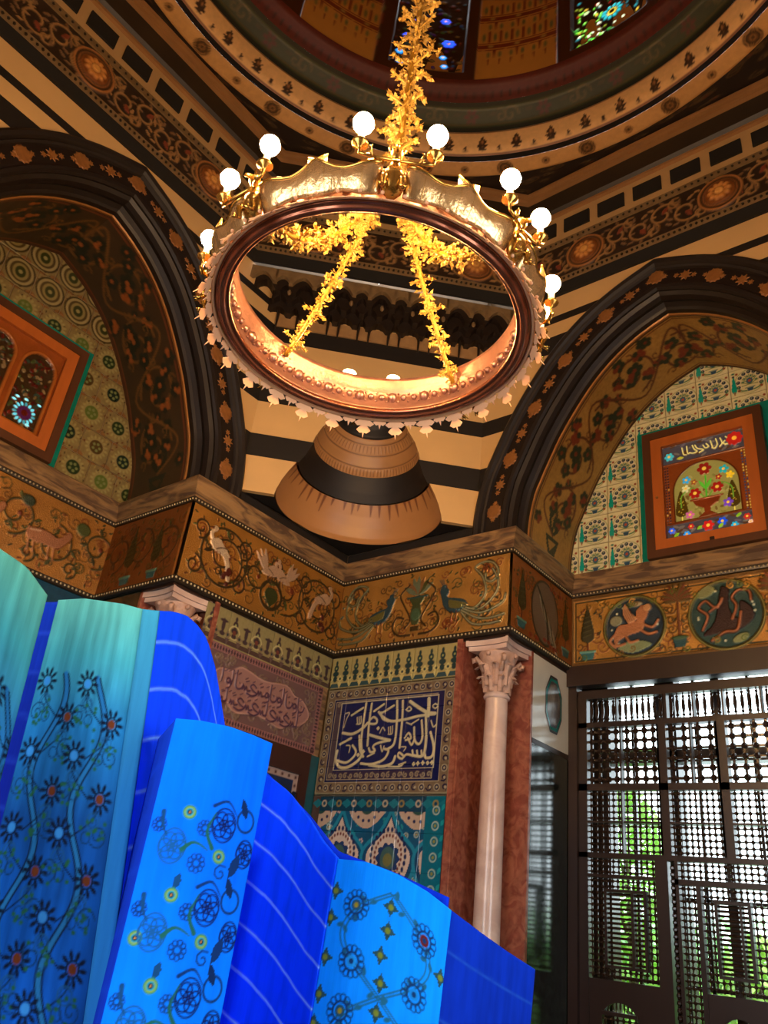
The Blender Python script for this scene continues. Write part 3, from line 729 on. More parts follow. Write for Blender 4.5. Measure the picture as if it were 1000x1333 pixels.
# ------------------------------------------------------------------ mosaic friezes
FH = Z2-.045-(Z1+.026); FZ = Z1+.026
G1, G2 = '#ab7d3a', '#8e5a20'
def gold_panel(W, res, bg=G1):
    cv = Cv(W, FH, res, bg); cv.mottle(.16, .12)
    for k in range(int(W*34)):        # small tendrils all over the gold ground
        c = complex(R2.uniform(.05, W-.05), R2.uniform(.06, FH-.06)); cv.stroke(spiral(c, R2.uniform(.035, .075), R2.uniform(0, 6), R2.choice((-1, 1))*1.2, 13), .011, R2.choice(('#6b4a1c', '#5a3a18', '#7a3f1a', '#4c4a20')), .003)
    for k in range(int(W*40)): cv.poly(leafp(complex(R2.uniform(.03, W-.03), R2.uniform(.04, FH-.04)), R2.uniform(0, 6), .05, .02), R2.choice(('#4a4a22', '#6b3a1a', '#3f3a1c')), .003)
    return cv
def vines(cv, c, r, sg=1, col='#3b2c16', depth=2, w=.020):
    sp = spiral(c, r, -np.pi/2*sg, sg*1.3, 28, .8); cv.stroke(sp, w, col, .006)
    for k in (5, 10, 15, 20):
        cv.poly(leafp(sp[k], np.angle(sp[k]-c)+.6*sg, r*.45, r*.16), '#4d5426' if R2.random() < .6 else col, .006)
        if depth > 1: cv.stroke(spiral(sp[k]+r*.22*np.exp(1j*np.angle(sp[k]-c)), r*.17, k, sg*1.1, 10, .8), w*.6, col, .005)
    cv.ell(sp[-1], r*.12, None, '#6d2f1c', .008)
def bird(cv, c, s, d=1, col='#c9ab8b', tail=True):
    T = lambda P: [c+s*(d*p.real+1j*p.imag) for p in P]
    cv.poly(T(smooth([(0, .02), (.12, .10), (.22, .06), (.26, .0), (.18, -.09), (.02, -.12), (-.12, -.1), (-.06, -.02), (0, .02)], 4)), col, .012)
    cv.stroke(T(smooth([(.20, .0), (.27, .12), (.22, .20)], 4)), s*.06, col, .012); cv.ell(c+s*(d*.22+.21j), s*.045, None, col, .014)
    cv.poly(T([.25+.23j, .33+.19j, .25+.18j]), '#6b3a1c', .012)
    if tail:
        cv.poly(T(smooth([(-.05, -.05), (-.15, -.2), (-.20, -.42), (-.13, -.42), (-.06, -.2), (.03, -.1)], 4)), col, .01)
    cv.stroke(T(smooth([(-.05, 0), (.06, -.02), (.14, -.07)], 3)), s*.02, '#6f5a44', .012)
    for x in (.06, .12): cv.stroke(T([x-.1j, x-.02-.2j]), s*.018, '#6b3a1c', .008)
def cypress(cv, c, h, w):
    cv.stroke([c, c+.25j*h], w*.14, '#5f2d17', .006)
    cv.poly(c+np.array([p.real+1j*p.imag for p in smooth([(0, h*.18), (w*.5, h*.28), (w*.42, h*.55), (w*.15, h*.85), (0, h), (-w*.15, h*.85), (-w*.42, h*.55), (-w*.5, h*.28), (0, h*.18)], 4)]), '#3a3414', .008)
    for k in range(5): cv.stroke([c-w*.3+1j*h*(.32+.1*k), c+w*.3+1j*h*(.36+.1*k)], .008, '#57522a', .01)
    cv.poly([c-w*.55-.0j, c+w*.55, c+w*.4-.07j, c-w*.4-.07j], '#2f6b6e', .008); cv.rect(c.real-w*.6, c.imag-.01, c.real+w*.6, c.imag+.012, '#6fa08a', .01)
def frieze(F, s0, s1, W, d, n, cv, label, flip=False, axis='s'):
    pass
def put_frieze(cv, o, u, n, label, group=None):
    e = empty('mosaic_frieze', o, label, 'mosaic')
    link('mosaic_panel', cv.mesh('mosaic_panel', flat(o, u, (0, 0, 1), n), MM['mosaic']), e); return e
# peacocks, right wall by the corner
cv = gold_panel(SA-.01, 150); H = FH; W = cv.W; cx = W*.5
for x, sg in ((.22, 1), (W-.22, -1)): vines(cv, complex(x, .55), .10, sg); vines(cv, complex(x+.02*sg, .2), .08, -sg, depth=1)
for k in range(16):
    c = complex(R2.uniform(.08, W-.08), R2.choice([R2.uniform(.05, .12), R2.uniform(.56, .62)])); cv.stroke(spiral(c, .045, R2.uniform(0, 6), 1.2, 12), .010, '#7d3a1a', .004)
cv.poly([cx-.10+.42j, cx+.10+.42j, cx+.045+.34j, cx+.07+.22j, cx+.03+.14j, cx-.03+.14j, cx-.07+.22j, cx-.045+.34j], '#47522f', .012)
cv.rect(cx-.12, .40, cx+.12, .425, '#33524e', .014); cv.ell(cx+.24j, .05, .06, '#4d6a4b', .016); cv.rect(cx-.05, .08, cx+.05, .13, '#4b3a1c', .01)
for a in np.linspace(-1., 1., 7): cv.poly(leafp(cx+.43j, np.pi/2+a, .2, .05), ['#6d7a60', '#8a6138', '#4d5426'][int(abs(a)*3) % 3], .008)
for sg in (-1, 1):
    T = lambda P: [complex(cx+sg*p[0], p[1]) for p in P]
    cv.stroke(smooth(T([(.05, .05), (.18, .06), (.26, .14), (.22, .24), (.14, .22)])), .022, '#3b2c16', .006)
    cv.stroke(smooth(T([(.12, .12), (.06, .20), (.14, .34), (.20, .46), (.10, .55)])), .018, '#3b2c16', .006)
    body = smooth(T([(.30, .47), (.36, .42), (.34, .36), (.42, .34), (.52, .31), (.56, .25), (.48, .20), (.38, .21), (.31, .27), (.28, .36), (.26, .43), (.30, .47)])); cv.poly(body, '#2d4a55', .016)
    cv.ell(complex(cx+sg*.30, .46), .028, None, '#2d4a55', .018); cv.poly(T([(.27, .47), (.21, .45), (.27, .44)]), '#7b5a2a', .016)
    cv.poly(smooth(T([(.36, .33), (.46, .30), (.56, .26), (.48, .23), (.38, .25), (.36, .33)])), '#6e6a36', .02)
    for k in range(3): cv.stroke(T([(.30-.01*k, .48), (.28-.02*k, .54)]), .006, '#2d4a55', .01)
    for x in (.40, .45): cv.stroke(T([(x, .21), (x-.01, .12)]), .012, '#5f2d17', .01)
    # sweeping tail feathers
    tc = '#a7a07e' if sg > 0 else '#8d8a66'
    for P in ([(.52, .25), (.64, .22), (.74, .34), (.70, .50), (.62, .60), (.72, .64), (.82, .60), (.86, .50), (.80, .44), (.74, .46), (.73, .52)],
              [(.54, .23), (.70, .20), (.84, .32), (.86, .44), (.80, .56)], [(.50, .21), (.66, .12), (.80, .10), (.93, .12)], [(.50, .19), (.62, .07), (.78, .05), (.9, .06)], [(.52, .22), (.70, .16), (.90, .22), (.94, .30)]):
        cv.stroke(smooth(T(P), 5), .026, '#3f4a2c', .008); cv.stroke(smooth(T(P), 5), .010, tc, .012)
    for k in range(8): c = complex(cx+sg*R2.uniform(.58, .92), R2.uniform(.07, .6)); cv.ell(c, .016, .01, '#3d5648', .01)
cv.stroke([.015+.02j, .015+1j*(H-.02)], .014, '#6b3a1d')
put_frieze(cv, (0, -.012, FZ), (1, 0, 0), (0, -1, 0), 'gold mosaic with two blue peacocks facing a vase, above the blue calligraphy tiles')
# scrolls with pale birds, left wall by the corner
cv = gold_panel(SL-.01, 150, '#a5722e'); W = cv.W
for x, sg in ((.42, 1), (.80, -1), (1.22, 1), (1.62, -1)): vines(cv, complex(x, .34), .24 if sg > 0 else .17, sg)
for x in (.12, .62, 1.02, 1.42, 1.84): vines(cv, complex(x, .50), .10, 1, depth=1); vines(cv, complex(x, .16), .09, -1, depth=1)
cv.ring(.42+.34j, .26, .022, '#3b3018', .006); cv.ring(1.62+.34j, .25, .022, '#3b3018', .006); cv.ring(1.02+.22j, .13, .03, '#3b3018', .006)
cv.poly([p for p in smooth([(1.02, .10), (1.10, .2), (1.07, .28), (.97, .28), (.94, .2), (1.02, .10)], 4)], '#37401f', .012)
bird(cv, .40+.42j, .62, -1, '#cdb596'); bird(cv, .92+.45j, .55, 1, '#c2a284', False); bird(cv, 1.16+.45j, .55, -1, '#c2a284', False)
for sg in (-1, 1):
    for k in range(3): cv.poly(leafp(1.04+sg*.12+.40j, np.pi/2-sg*(.3+.25*k), .24, .045), '#bb9c80', .012)
bird(cv, 1.64+.45j, .6, 1, '#c2a284')
for c in (.48+.2j, 1.70+.22j):
    for j in range(9): cv.ell(c+complex(R2.uniform(-.05, .05), R2.uniform(-.09, .06)), .022, None, '#54211a', .014)
put_frieze(cv, (.012, -SL+.005, FZ), (0, 1, 0), (1, 0, 0), 'gold mosaic with pale long-tailed birds in vine scrolls, left of the corner')
# right return, oval wing medallion
cv = gold_panel(RD-.01, 130, '#9c5a25'); W = cv.W; cc = complex(W*.52, .33)
cypress(cv, complex(.17, .12), .48, .14); cypress(cv, complex(W-.14, .12), .46, .13)
cv.ell(cc, .26, .31, '#39301c', .008); cv.ell(cc, .235, .285, '#7d6b55', .008)
for k in range(9):
    a = -1+k*.25; cv.poly(leafp(cc+complex(-.13+.03*k, .18-.035*k), -1.1, .30, .045), ['#8e8468', '#4a4a34', '#a59a7c'][k % 3], .014)
cv.stroke(smooth([(cc.real-.15, cc.imag+.2), (cc.real, cc.imag), (cc.real+.05, cc.imag-.25)]), .03, '#2c2d20', .016)
for k in range(14): cv.ell(complex(R2.uniform(.28, W-.2), R2.choice([.05, .08, .6])), .03, .018, '#8c2f17', .006)
put_frieze(cv, (SA-.012, .005, FZ), (0, 1, 0), (-1, 0, 0), 'darker gold mosaic with a feathered oval medallion above the white marble octagon') if False else None
e = empty('mosaic_frieze', (SA, RD/2, FZ), 'darker gold mosaic with a feathered oval between cypresses, above the marble octagon', 'mosaic')
link('mosaic_panel', cv.mesh('mosaic_panel', flat((SA+.012, .0, FZ), (0, 1, 0), (0, 0, 1), (1, 0, 0)), MM['mosaic']), e)
# left return, dim scrolls
cv = gold_panel(RD-.01, 110, '#8a4f20'); W = cv.W
for x, sg in ((.2, 1), (.55, -1), (.9, 1)): vines(cv, complex(x, .36), .19, sg, '#4a2d15')
cypress(cv, complex(.42, .1), .5, .13); cypress(cv, complex(.8, .1), .45, .12)
cv.stroke([W-.02+.01j, W-.02+.63j], .02, '#c98a40')
e = empty('mosaic_frieze', (-RD/2, -SL, FZ), 'dim brown mosaic of scrolls and trees on the side of the left recess', 'mosaic')
link('mosaic_panel', cv.mesh('mosaic_panel', flat((-RD, -SL-.012, FZ), (1, 0, 0), (0, 0, 1), (0, -1, 0)), MM['mosaic']), e)
# left recess back, deer among scrolls
cv = gold_panel(2.72, 100, '#a3702e'); W = cv.W
for k, x in enumerate(np.arange(.2, W, .40)): vines(cv, complex(x, .34+.06*(-1)**k), .19, (-1)**k, '#3c3a1c'); vines(cv, complex(x+.2, .12), .08, 1, '#3c3a1c', 1)
for k, x in enumerate((W-.62, W-1.25, W-1.9)):
    c = complex(x, .30); cv.poly([c+p for p in smooth([(-.16, .04), (.0, .07), (.12, .05), (.2, .14), (.24, .10), (.15, -.04), (-.02, -.06), (-.15, -.05), (-.16, .04)], 4)], '#a06a48', .012)
    for dx in (-.13, -.08, .06, .11): cv.stroke([c+dx-.04j, c+dx+.02-.16j], .016, '#a06a48', .01)
    cv.stroke([c-.14+.02j, c-.05+.04j], .01, '#d0b090', .014)
cv.ell(complex(W-.30, .52), .07, .06, '#4b5528', .012); cv.ell(complex(W-.85, .55), .06, .05, '#33402f', .012)
e = empty('mosaic_frieze', (-RD, -3.35, FZ), 'gold mosaic with deer among green scrolls, below the carved left window', 'mosaic')
link('mosaic_panel', cv.mesh('mosaic_panel', flat((-RD+.012, -SL-2.72, FZ), (0, 1, 0), (0, 0, 1), (1, 0, 0)), MM['mosaic']), e)
# right recess back: sphinx and eagle medallions
cv = gold_panel(2.72, 130, '#b07d30'); W = cv.W
cv.frame(0, 0, W, FH, .035, '#6d4d1e', .006); cv.frame(.045, .045, W, FH-.045, .01, '#3d3314')
def tree2(x):
    cv.stroke([x+.16j, x+.6j], .022, '#6b3a1a', .01); cv.poly([x-.06+.16j, x+.06+.16j, x+.045+.08j, x-.045+.08j], '#20484c', .012); cv.ell(complex(x, .165), .075, .02, '#3f5a3c', .014)
    for sg in (-1, 1):
        for z in (.25, .34, .43): cv.stroke(spiral(complex(x+sg*.06, z), .045, 0, sg*1.2, 10), .012, '#6a4a1c', .008)
        for j in range(7): cv.poly(leafp(complex(x, .5), np.pi/2+sg*(.2+.22*j), .2-.01*j, .035), ['#5d4a1e', '#6f3a1c'][j % 2], .01)
cypress(cv, complex(.17, .13), .46, .13)
def meda(x, r, bg):
    cc = complex(x, .325); cv.ring(cc, r+.015, .03, '#4b4a1e', .01); cv.ring(cc, r+.02, .008, '#8f8440', .014); cv.ell(cc, r, None, bg, .002)
    for k in range(9): cv.ell(cc+r*.8*np.exp(1j*R2.uniform(0, 6.3)), .010, None, '#cdd0b0', .008)
    return cc
cc = meda(.62, .265, '#23343f')
cv.poly([cc+p for p in smooth([(-.16, -.2), (-.02, -.25), (.15, -.19), (.05, -.14), (-.1, -.15)], 4)], '#7c8a60', .01); cv.ell(cc-.17+.07j, .06, .05, '#8c8a68', .01); cv.ell(cc+.02+.21j, .06, .025, '#9b8e70', .01)
S = '#b5764a'
cv.poly([cc+p for p in smooth([(-.19, -.05), (-.14, .02), (-.03, .03), (.05, .05), (.10, .02), (.07, -.05), (-.03, -.08), (-.1, -.1), (-.19, -.14), (-.19, -.05)], 4)], S, .014)
cv.poly([cc+p for p in smooth([(-.05, .02), (-.10, .12), (-.08, .22), (-.03, .14), (.03, .06), (-.05, .02)], 4)], '#c08a5c', .018)
for k in range(4): cv.stroke([cc-.05+.02*k+.05j, cc-.10+.02*k+.16j], .006, '#7a4a2c', .02)
cv.poly([cc+p for p in smooth([(.03, .05), (.02, .13), (.08, .19), (.14, .17), (.13, .09), (.09, .03), (.03, .05)], 4)], S, .016); cv.ell(cc+.13+.16j, .035, None, '#c9925f', .02)
for P in ([(.05, -.04), (.13, -.09), (.20, -.08)], [(.09, 0), (.17, -.03), (.22, .03)], [(-.15, -.1), (-.17, -.17), (-.09, -.16)], [(-.08, -.09), (-.04, -.15), (.03, -.14)], [(-.18, -.06), (-.23, -.12), (-.18, -.18)]): cv.stroke([cc+p for p in smooth(P)], .026, S, .016)
tree2(1.02)
cc = meda(1.42, .29, '#22413d')
cv.poly([cc+p for p in smooth([(-.02, .26), (.04, .22), (.03, .05), (.10, -.05), (.12, .1), (.2, .05), (.22, -.06), (.1, -.15), (-.05, -.16), (-.2, -.17), (-.1, -.06), (-.06, .1), (-.02, .26)], 4)], '#2b120c', .014)
for P in ([(-.2, -.12), (-.15, .0), (-.22, .08), (-.16, .14), (-.1, .08), (-.06, .07)], [(-.13, .04), (-.05, .09), (-.02, .14)], [(.05, -.05), (.09, .06), (.06, .14), (.12, .2), (.2, .18), (.21, .1)], [(-.13, -.22), (-.02, -.16), (.08, -.15), (.12, .0)]): cv.stroke([cc+p for p in smooth(P, 6)], .024, '#9d5f38', .02)
cv.ell(cc-.15+.22j, .08, .045, '#7d8458', .01, ang=.4); cv.ell(cc+.1-.22j, .07, .035, '#7d8458', .01, ang=.4)
tree2(1.83); meda(2.24, .27, '#23343f')
for k in range(40):
    c = complex(R2.uniform(.1, W), R2.choice([R2.uniform(.06, .12), R2.uniform(.53, .6)])); cv.stroke(spiral(c, .035, R2.uniform(0, 6), 1.1, 9), .01, R2.choice(['#7c5a1c', '#5c6a20', '#d59b3c']), .008)
e = empty('mosaic_frieze', (3.3, RD, FZ), 'bright gold mosaic with a sphinx roundel and an eagle roundel, above the lattice window', 'mosaic')
link('mosaic_panel', cv.mesh('mosaic_panel', flat((SA, RD-.0, FZ), (1, 0, 0), (0, 0, 1), (0, -1, 0)), MM['mosaic']), e)

# ------------------------------------------------------------------ crest tiles under the frieze
def crest(kind):
    W = .246 if kind == 0 else .27; H = .30; cv = Cv(W, H, 150, '#a89a62' if kind == 0 else '#8c8156')
    cv.rect(0, 0, W, .05, '#2d4a50' if kind == 0 else '#4c3a36')
    for x in (W*.25, W*.75):
        c = complex(x, 0); D = '#22393a' if kind == 0 else '#3d3034'
        if kind == 0 or x < W/2:
            cv.ell(c+.20j, .028, .035, D); cv.ell(c+.145j, .038, .026, D); cv.ell(c+.095j, .026, .03, D); cv.ell(c+.25j, .014, .025, D); cv.ell(c+.20j, .010, None, '#8f9a60')
            if kind: cv.ring(c+.13j, .058, .012, '#b9ad78'); cv.ell(c+.13j, .02, None, '#6b3a30')
        else: cv.ell(c+.16j, .02, .06, D); cv.ell(c+.20j, .045, .014, D); cv.ell(c+.09j, .03, .02, D)
    for x in (0, W*.5, W):
        c = complex(x, .095); cv.poly(starp(c, 4, .042, .024, 0), '#c3b675' if kind == 0 else '#7b6a52'); cv.ell(c, .013, None, '#27383a'); cv.poly([c-.03-.03j, c+.03-.03j, c-.095j], '#c3b675' if kind == 0 else '#5c4a44')
    cv.rect(0, 0, W, .012, '#9b8f5e'); return cv
def crest_row(F, n, W, kind, label, uax, nax, start):
    e = empty('crest_tile_border', F(.75, -.01, 3.53), label, 'tiles')
    cv = crest(kind); me = cv.mesh('tile', flat((0, 0, 0), uax, (0, 0, 1), nax), MM['glazed'], i1=len(cv.x)-1, smooth=False, rim=.008)
    for i in range(n):
        o = start(i); link('tile', me, e, loc=o); COL.objects[-1].matrix_parent_inverse = Matrix.Translation(-Vector(e.location))
crest_row(WR, 6, .246, 0, 'row of pale yellow and dark teal palmette tiles above the blue calligraphy panel', (1, 0, 0), (0, -1, 0), lambda i: (.01+.246*i, -.008, 3.53))
crest_row(WL, 6, .27, 1, 'row of dull cream palmette tiles above the pink carved inscription', (0, 1, 0), (1, 0, 0), lambda i: (.008, -1.60+.265*i, 3.53))

# ------------------------------------------------------------------ blue calligraphy tile panel (right wall)
PX0, PX1, PZ0, PZ1 = .015, 1.455, 2.575, 3.52
def rosband(cv, x0, y0, x1, y1, w, bg, fg, step, dk='#231a38'):
    cv.frame(x0, y0, x1, y1, w, bg)
    pts = [complex(x, y0+w/2) for x in np.arange(x0+w/2, x1, step)]+[complex(x, y1-w/2) for x in np.arange(x0+w/2, x1, step)]+[complex(x0+w/2, y) for y in np.arange(y0+w/2+step, y1-w, step)]+[complex(x1-w/2, y) for y in np.arange(y0+w/2+step, y1-w, step)]
    for k, c in enumerate(pts):
        if k % 2: cv.ell(c, w*.36, None, fg); cv.ell(c, w*.26, None, dk); cv.ell(c, w*.12, None, fg)
        else: cv.stroke(spiral(c, w*.36, k, 1.1, 9), w*.16, dk); cv.ell(c+w*.1, w*.14, None, fg)
cv = Cv(PX1-PX0, PZ1-PZ0, 170, '#544a44')
rosband(cv, .01, .01, cv.W-.01, cv.H-.01, .085, '#73614b', '#a3977c', .075)
cv.frame(.0, .0, cv.W, cv.H, .012, '#8d8266'); cv.frame(.095, .095, cv.W-.095, cv.H-.095, .01, '#a3977c')
cv.rect(.105, .105, cv.W-.105, cv.H-.105, '#151848')
cv.rect(.12, .12, cv.W-.17, .19, '#33263f'); cv.rect(.12, cv.H-.19, cv.W-.17, cv.H-.12, '#33263f'); cv.rect(.12, .12, .185, cv.H-.12, '#4e4048'); cv.frame(.12, .12, cv.W-.165, cv.H-.12, .006, '#a3977c')
for y in (.155, cv.H-.155):
    for x in np.arange(.16, cv.W-.18, .06): cv.stroke(spiral(complex(x, y), .026, x*40, 1.1, 9), .012, '#8a7c66')
BX0, BX1, BZ0, BZ1 = .185, 1.30-PX0, 2.775-PZ0, 3.39-PZ0
cv.rect(BX0, BZ0, BX1, BZ1, '#101a4e'); cv.frame(BX0, BZ0, BX1, BZ1, .011, '#b3a98c')
def cz(X, Y):
    px, py = 420+.18*X, 870+.18*Y
    d = np.array(_f)*1034.9+np.array(_r)*(px-500)-np.array(_u)*(py-666.5); t = (0-CAM[1])/d[1]; P = CAM+t*d; return complex(P[0]-PX0, P[2]-PZ0)
STK = [([(775, 222), (773, 290), (768, 345)], 24), ([(640, 243), (700, 285), (765, 322), (820, 328)], 22), ([(815, 332), (700, 348), (600, 372), (500, 384), (440, 352), (412, 318)], 17),
 ([(378, 312), (450, 262)], 15), ([(440, 322), (522, 272)], 15), ([(428, 322), (440, 365), (480, 384)], 15), ([(545, 238), (543, 380), (525, 540), (478, 585)], 17), ([(586, 238), (582, 370), (562, 575)], 17),
 ([(322, 255), (303, 380), (286, 520), (292, 640)], 17), ([(362, 258), (342, 400), (330, 560)], 17), ([(216, 342), (300, 288)], 15), ([(152, 470), (220, 477), (290, 440), (332, 398)], 19),
 ([(352, 372), (375, 355), (398, 372), (396, 398), (372, 405), (330, 400)], 15), ([(256, 358), (258, 402)], 8), ([(270, 354), (272, 398)], 8), ([(284, 350), (282, 400), (250, 406)], 8),
 ([(648, 405), (700, 372)], 9), ([(722, 380), (727, 500), (702, 550), (672, 520), (668, 430)], 15), ([(668, 520), (648, 556), (622, 505)], 13), ([(600, 505), (628, 470), (645, 508), (605, 522)], 13), ([(612, 395), (650, 410)], 9),
 ([(752, 330), (754, 470), (745, 590), (722, 638), (660, 632)], 17), ([(660, 632), (655, 596)], 13), ([(692, 634), (688, 598)], 13), ([(722, 632), (720, 598)], 13), ([(786, 465), (810, 570), (796, 638), (752, 648), (740, 610)], 17),
 ([(660, 634), (612, 625), (580, 655), (552, 640), (560, 612), (596, 640)], 14), ([(530, 640), (505, 690), (430, 712), (340, 700)], 18), ([(130, 552), (212, 508)], 16), ([(112, 600), (100, 665), (128, 716), (190, 716), (258, 672), (292, 625)], 20),
 ([(108, 668), (175, 684), (232, 640), (246, 600), (222, 560)], 16), ([(272, 490), (276, 590), (300, 640)], 16), ([(342, 482), (400, 500), (492, 522)], 18), ([(492, 522), (400, 545), (370, 570), (384, 598), (352, 608), (340, 580)], 15),
 ([(455, 585), (482, 600), (446, 662), (360, 695), (282, 690)], 16), ([(590, 690), (560, 712), (480, 712)], 10), ([(425, 560), (436, 604), (450, 565)], 8), ([(482, 428), (484, 470)], 7), ([(497, 424), (498, 470)], 7), ([(512, 420), (508, 474), (480, 478)], 7),
 ([(820, 258), (838, 270), (822, 292), (802, 276), (820, 258)], 9), ([(790, 380), (806, 425), (826, 410)], 9), ([(610, 300), (632, 280), (648, 298), (628, 312), (608, 300)], 9), ([(420, 470), (440, 430), (456, 452)], 8),
 ([(170, 330), (200, 325), (178, 372), (160, 430)], 7), ([(178, 560), (205, 565), (196, 610)], 8), ([(575, 570), (608, 572), (592, 600)], 7), ([(330, 640), (380, 615)], 10), ([(555, 700), (605, 682)], 10)]
for P, w in STK:
    Q = smooth([cz(*p) for p in P], 5); cv.stroke(Q, w*.18/1000*1000*.0072, '#c9bd94', .003)
for p in ((664, 694), (694, 690), (730, 686), (764, 686), (796, 684), (408, 436), (262, 628), (300, 606)): c = cz(*p); cv.poly(starp(c, 4, .022, .014, np.pi/2), '#c9bd94', .003)
cal = empty('calligraphy_tile_panel', (.73, 0, 3.05), 'dark blue tile panel with large cream Arabic calligraphy in a flowered border', 'tiles')
tiles(cv, flat((PX0, -.010, PZ0), (1, 0, 0), (0, 0, 1), (0, -1, 0)), MM['glazed'], .24, .24, cal, gap=0)
# turquoise ogival panel below it
cv = Cv(1.44, .86, 150, '#0f4f72'); cv.mottle(.2, .2)
def ogee(c, w, h, k=1.): return [c+p for p in smooth([(0, h), (w*.35, h*.55), (w, h*.1), (w*.92, -h*.4), (w*.5, -h*.8), (0, -h), (-w*.5, -h*.8), (-w*.92, -h*.4), (-w, h*.1), (-w*.35, h*.55), (0, h)], 4)]
def flowers(x0, y0, x1, y1, n, r=.02):
    for k in range(n):
        c = complex(R2.uniform(x0, x1), R2.uniform(y0, y1)); t = R2.random()
        if t < .4: cv.ring(c, r, .009, '#9fb5a8'); cv.ell(c, .008, None, '#b59a4a')
        elif t < .7:
            for j in range(5): cv.ell(c+r*.8*np.exp(2j*np.pi*j/5), r*.42, None, '#b9a3a0')
        else: cv.poly(leafp(c, R2.uniform(0, 6), r*2.4, r), '#1c7f8a')
flowers(.05, .05, 1.4, .85, 150)
def meda2(c):
    cv.poly(ogee(c, .27, .36), '#123f63'); cv.stroke(ogee(c, .265, .35), .03, '#1b7f9c'); cv.poly(ogee(c, .215, .29), '#c9b3a2')
    for k in range(26):
        a = 2*np.pi*k/26; cv.ell(c+complex(.175*np.cos(a), .20*np.sin(a)), .014, .020, '#1c2450'); cv.ell(c+complex(.135*np.cos(a+.1), .155*np.sin(a+.1)), .010, .014, '#6b2d2a')
    cv.poly(lobes(c-.02j, 10, .115, .10, m=60), '#1d3360'); cv.ell(c-.02j, .075, .09, '#3c5a55'); cv.ell(c-.03j, .045, .05, '#6f6a38')
for x in (.37, .90, 1.43, -.16): meda2(complex(x, .40))
for x in (.105, .635, 1.165):
    for y in (.80, .0): cv.poly(ogee(complex(x, y), .20, .20), '#b8a08c'); cv.ell(complex(x, y), .08, .09, '#2b4b46'); cv.ell(complex(x, y), .04, .04, '#7f7a3c'); [cv.ell(complex(x, y)+.14*np.exp(2j*np.pi*k/14), .014, None, '#1c2450') for k in range(14)]
cv.rect(0, .74, 1.44, .86, '#103a52'); cv.rect(1.24, 0, 1.44, .86, '#0f6478'); cv.rect(0, 0, .09, .86, '#4d3a34')
for k in range(9): cv.poly([complex(.0+k*.17+.06, .76), complex(k*.17+.12, .80), complex(k*.17+.06, .84), complex(k*.17, .80)], '#1a6f80'); c = complex(k*.17+.14, .80); cv.ell(c, .03, None, '#8a7a48' if k % 2 else '#a9a08a'); cv.ell(c, .016, None, '#16405c')
for k in range(7): c = complex(1.34, .06+k*.115); cv.ring(c, .03, .01, '#9fb5a8'); cv.ell(c, .012, None, '#8f8a40'); cv.poly(leafp(c+.05, 1., .06, .03), '#1f8f96')
oge = empty('ogival_tile_panel', (.73, 0, 2.1), 'turquoise and white tile panel of pointed medallions below the calligraphy', 'tiles')
tiles(cv, flat((PX0, -.008, 1.70), (1, 0, 0), (0, 0, 1), (0, -1, 0)), MM['glazed'], .24, .2866, oge, gap=0)
mat('tile_dark_blue', '#14475f', .2, var=.3, vscale=12)
MB().box((0.0, -.006, .05), (1.46, .035, 1.698), WR).build('lower_field', MM['tile_dark_blue'], oge)
MB().box((1.44, -.012, .05), (1.497, .04, 2.57), WR).build('dark_border', MM['wood_dark'], oge)

# ------------------------------------------------------------------ left wall: pink inscription, niche frame
LX = -1.555
cv = Cv(1.47, .62, 160, '#6f5550'); cv.mottle(.15, .1); cv.rect(0, 0, cv.W, cv.H, '#8f625e')
for k in range(46):
    x = .015+k*.032
    for y in (.03, cv.H-.03): cv.poly([complex(x, y-.026), complex(x+.012, y), complex(x, y+.026), complex(x-.012, y)], '#3d1f26', -.004)
for k in range(19):
    y = .02+k*.032
    for x in (.03, cv.W-.03): cv.poly([complex(x-.026, y), complex(x, y+.012), complex(x+.026, y), complex(x, y-.012)], '#3d1f26', -.004)
cv.rect(.06, .06, cv.W-.06, cv.H-.06, '#6b4e4c', -.004)
for k in range(120): cv.stroke(spiral(complex(R2.uniform(.08, 1.38), R2.uniform(.08, .54)), .04, R2.uniform(0, 6), 1, 8), .012, '#7a6350', .004)
L_ = smooth([(.12, .31), (.2, .42), (.34, .44), (.45, .50), (.72, .46), (.98, .50), (1.10, .44), (1.22, .42), (1.32, .31), (1.22, .2), (1.10, .18), (.98, .12), (.72, .16), (.45, .12), (.34, .18), (.2, .2), (.12, .31)], 4)
cv.poly(L_, '#9a7066', .006); cv.stroke(L_, .014, '#b58a7a', .012)
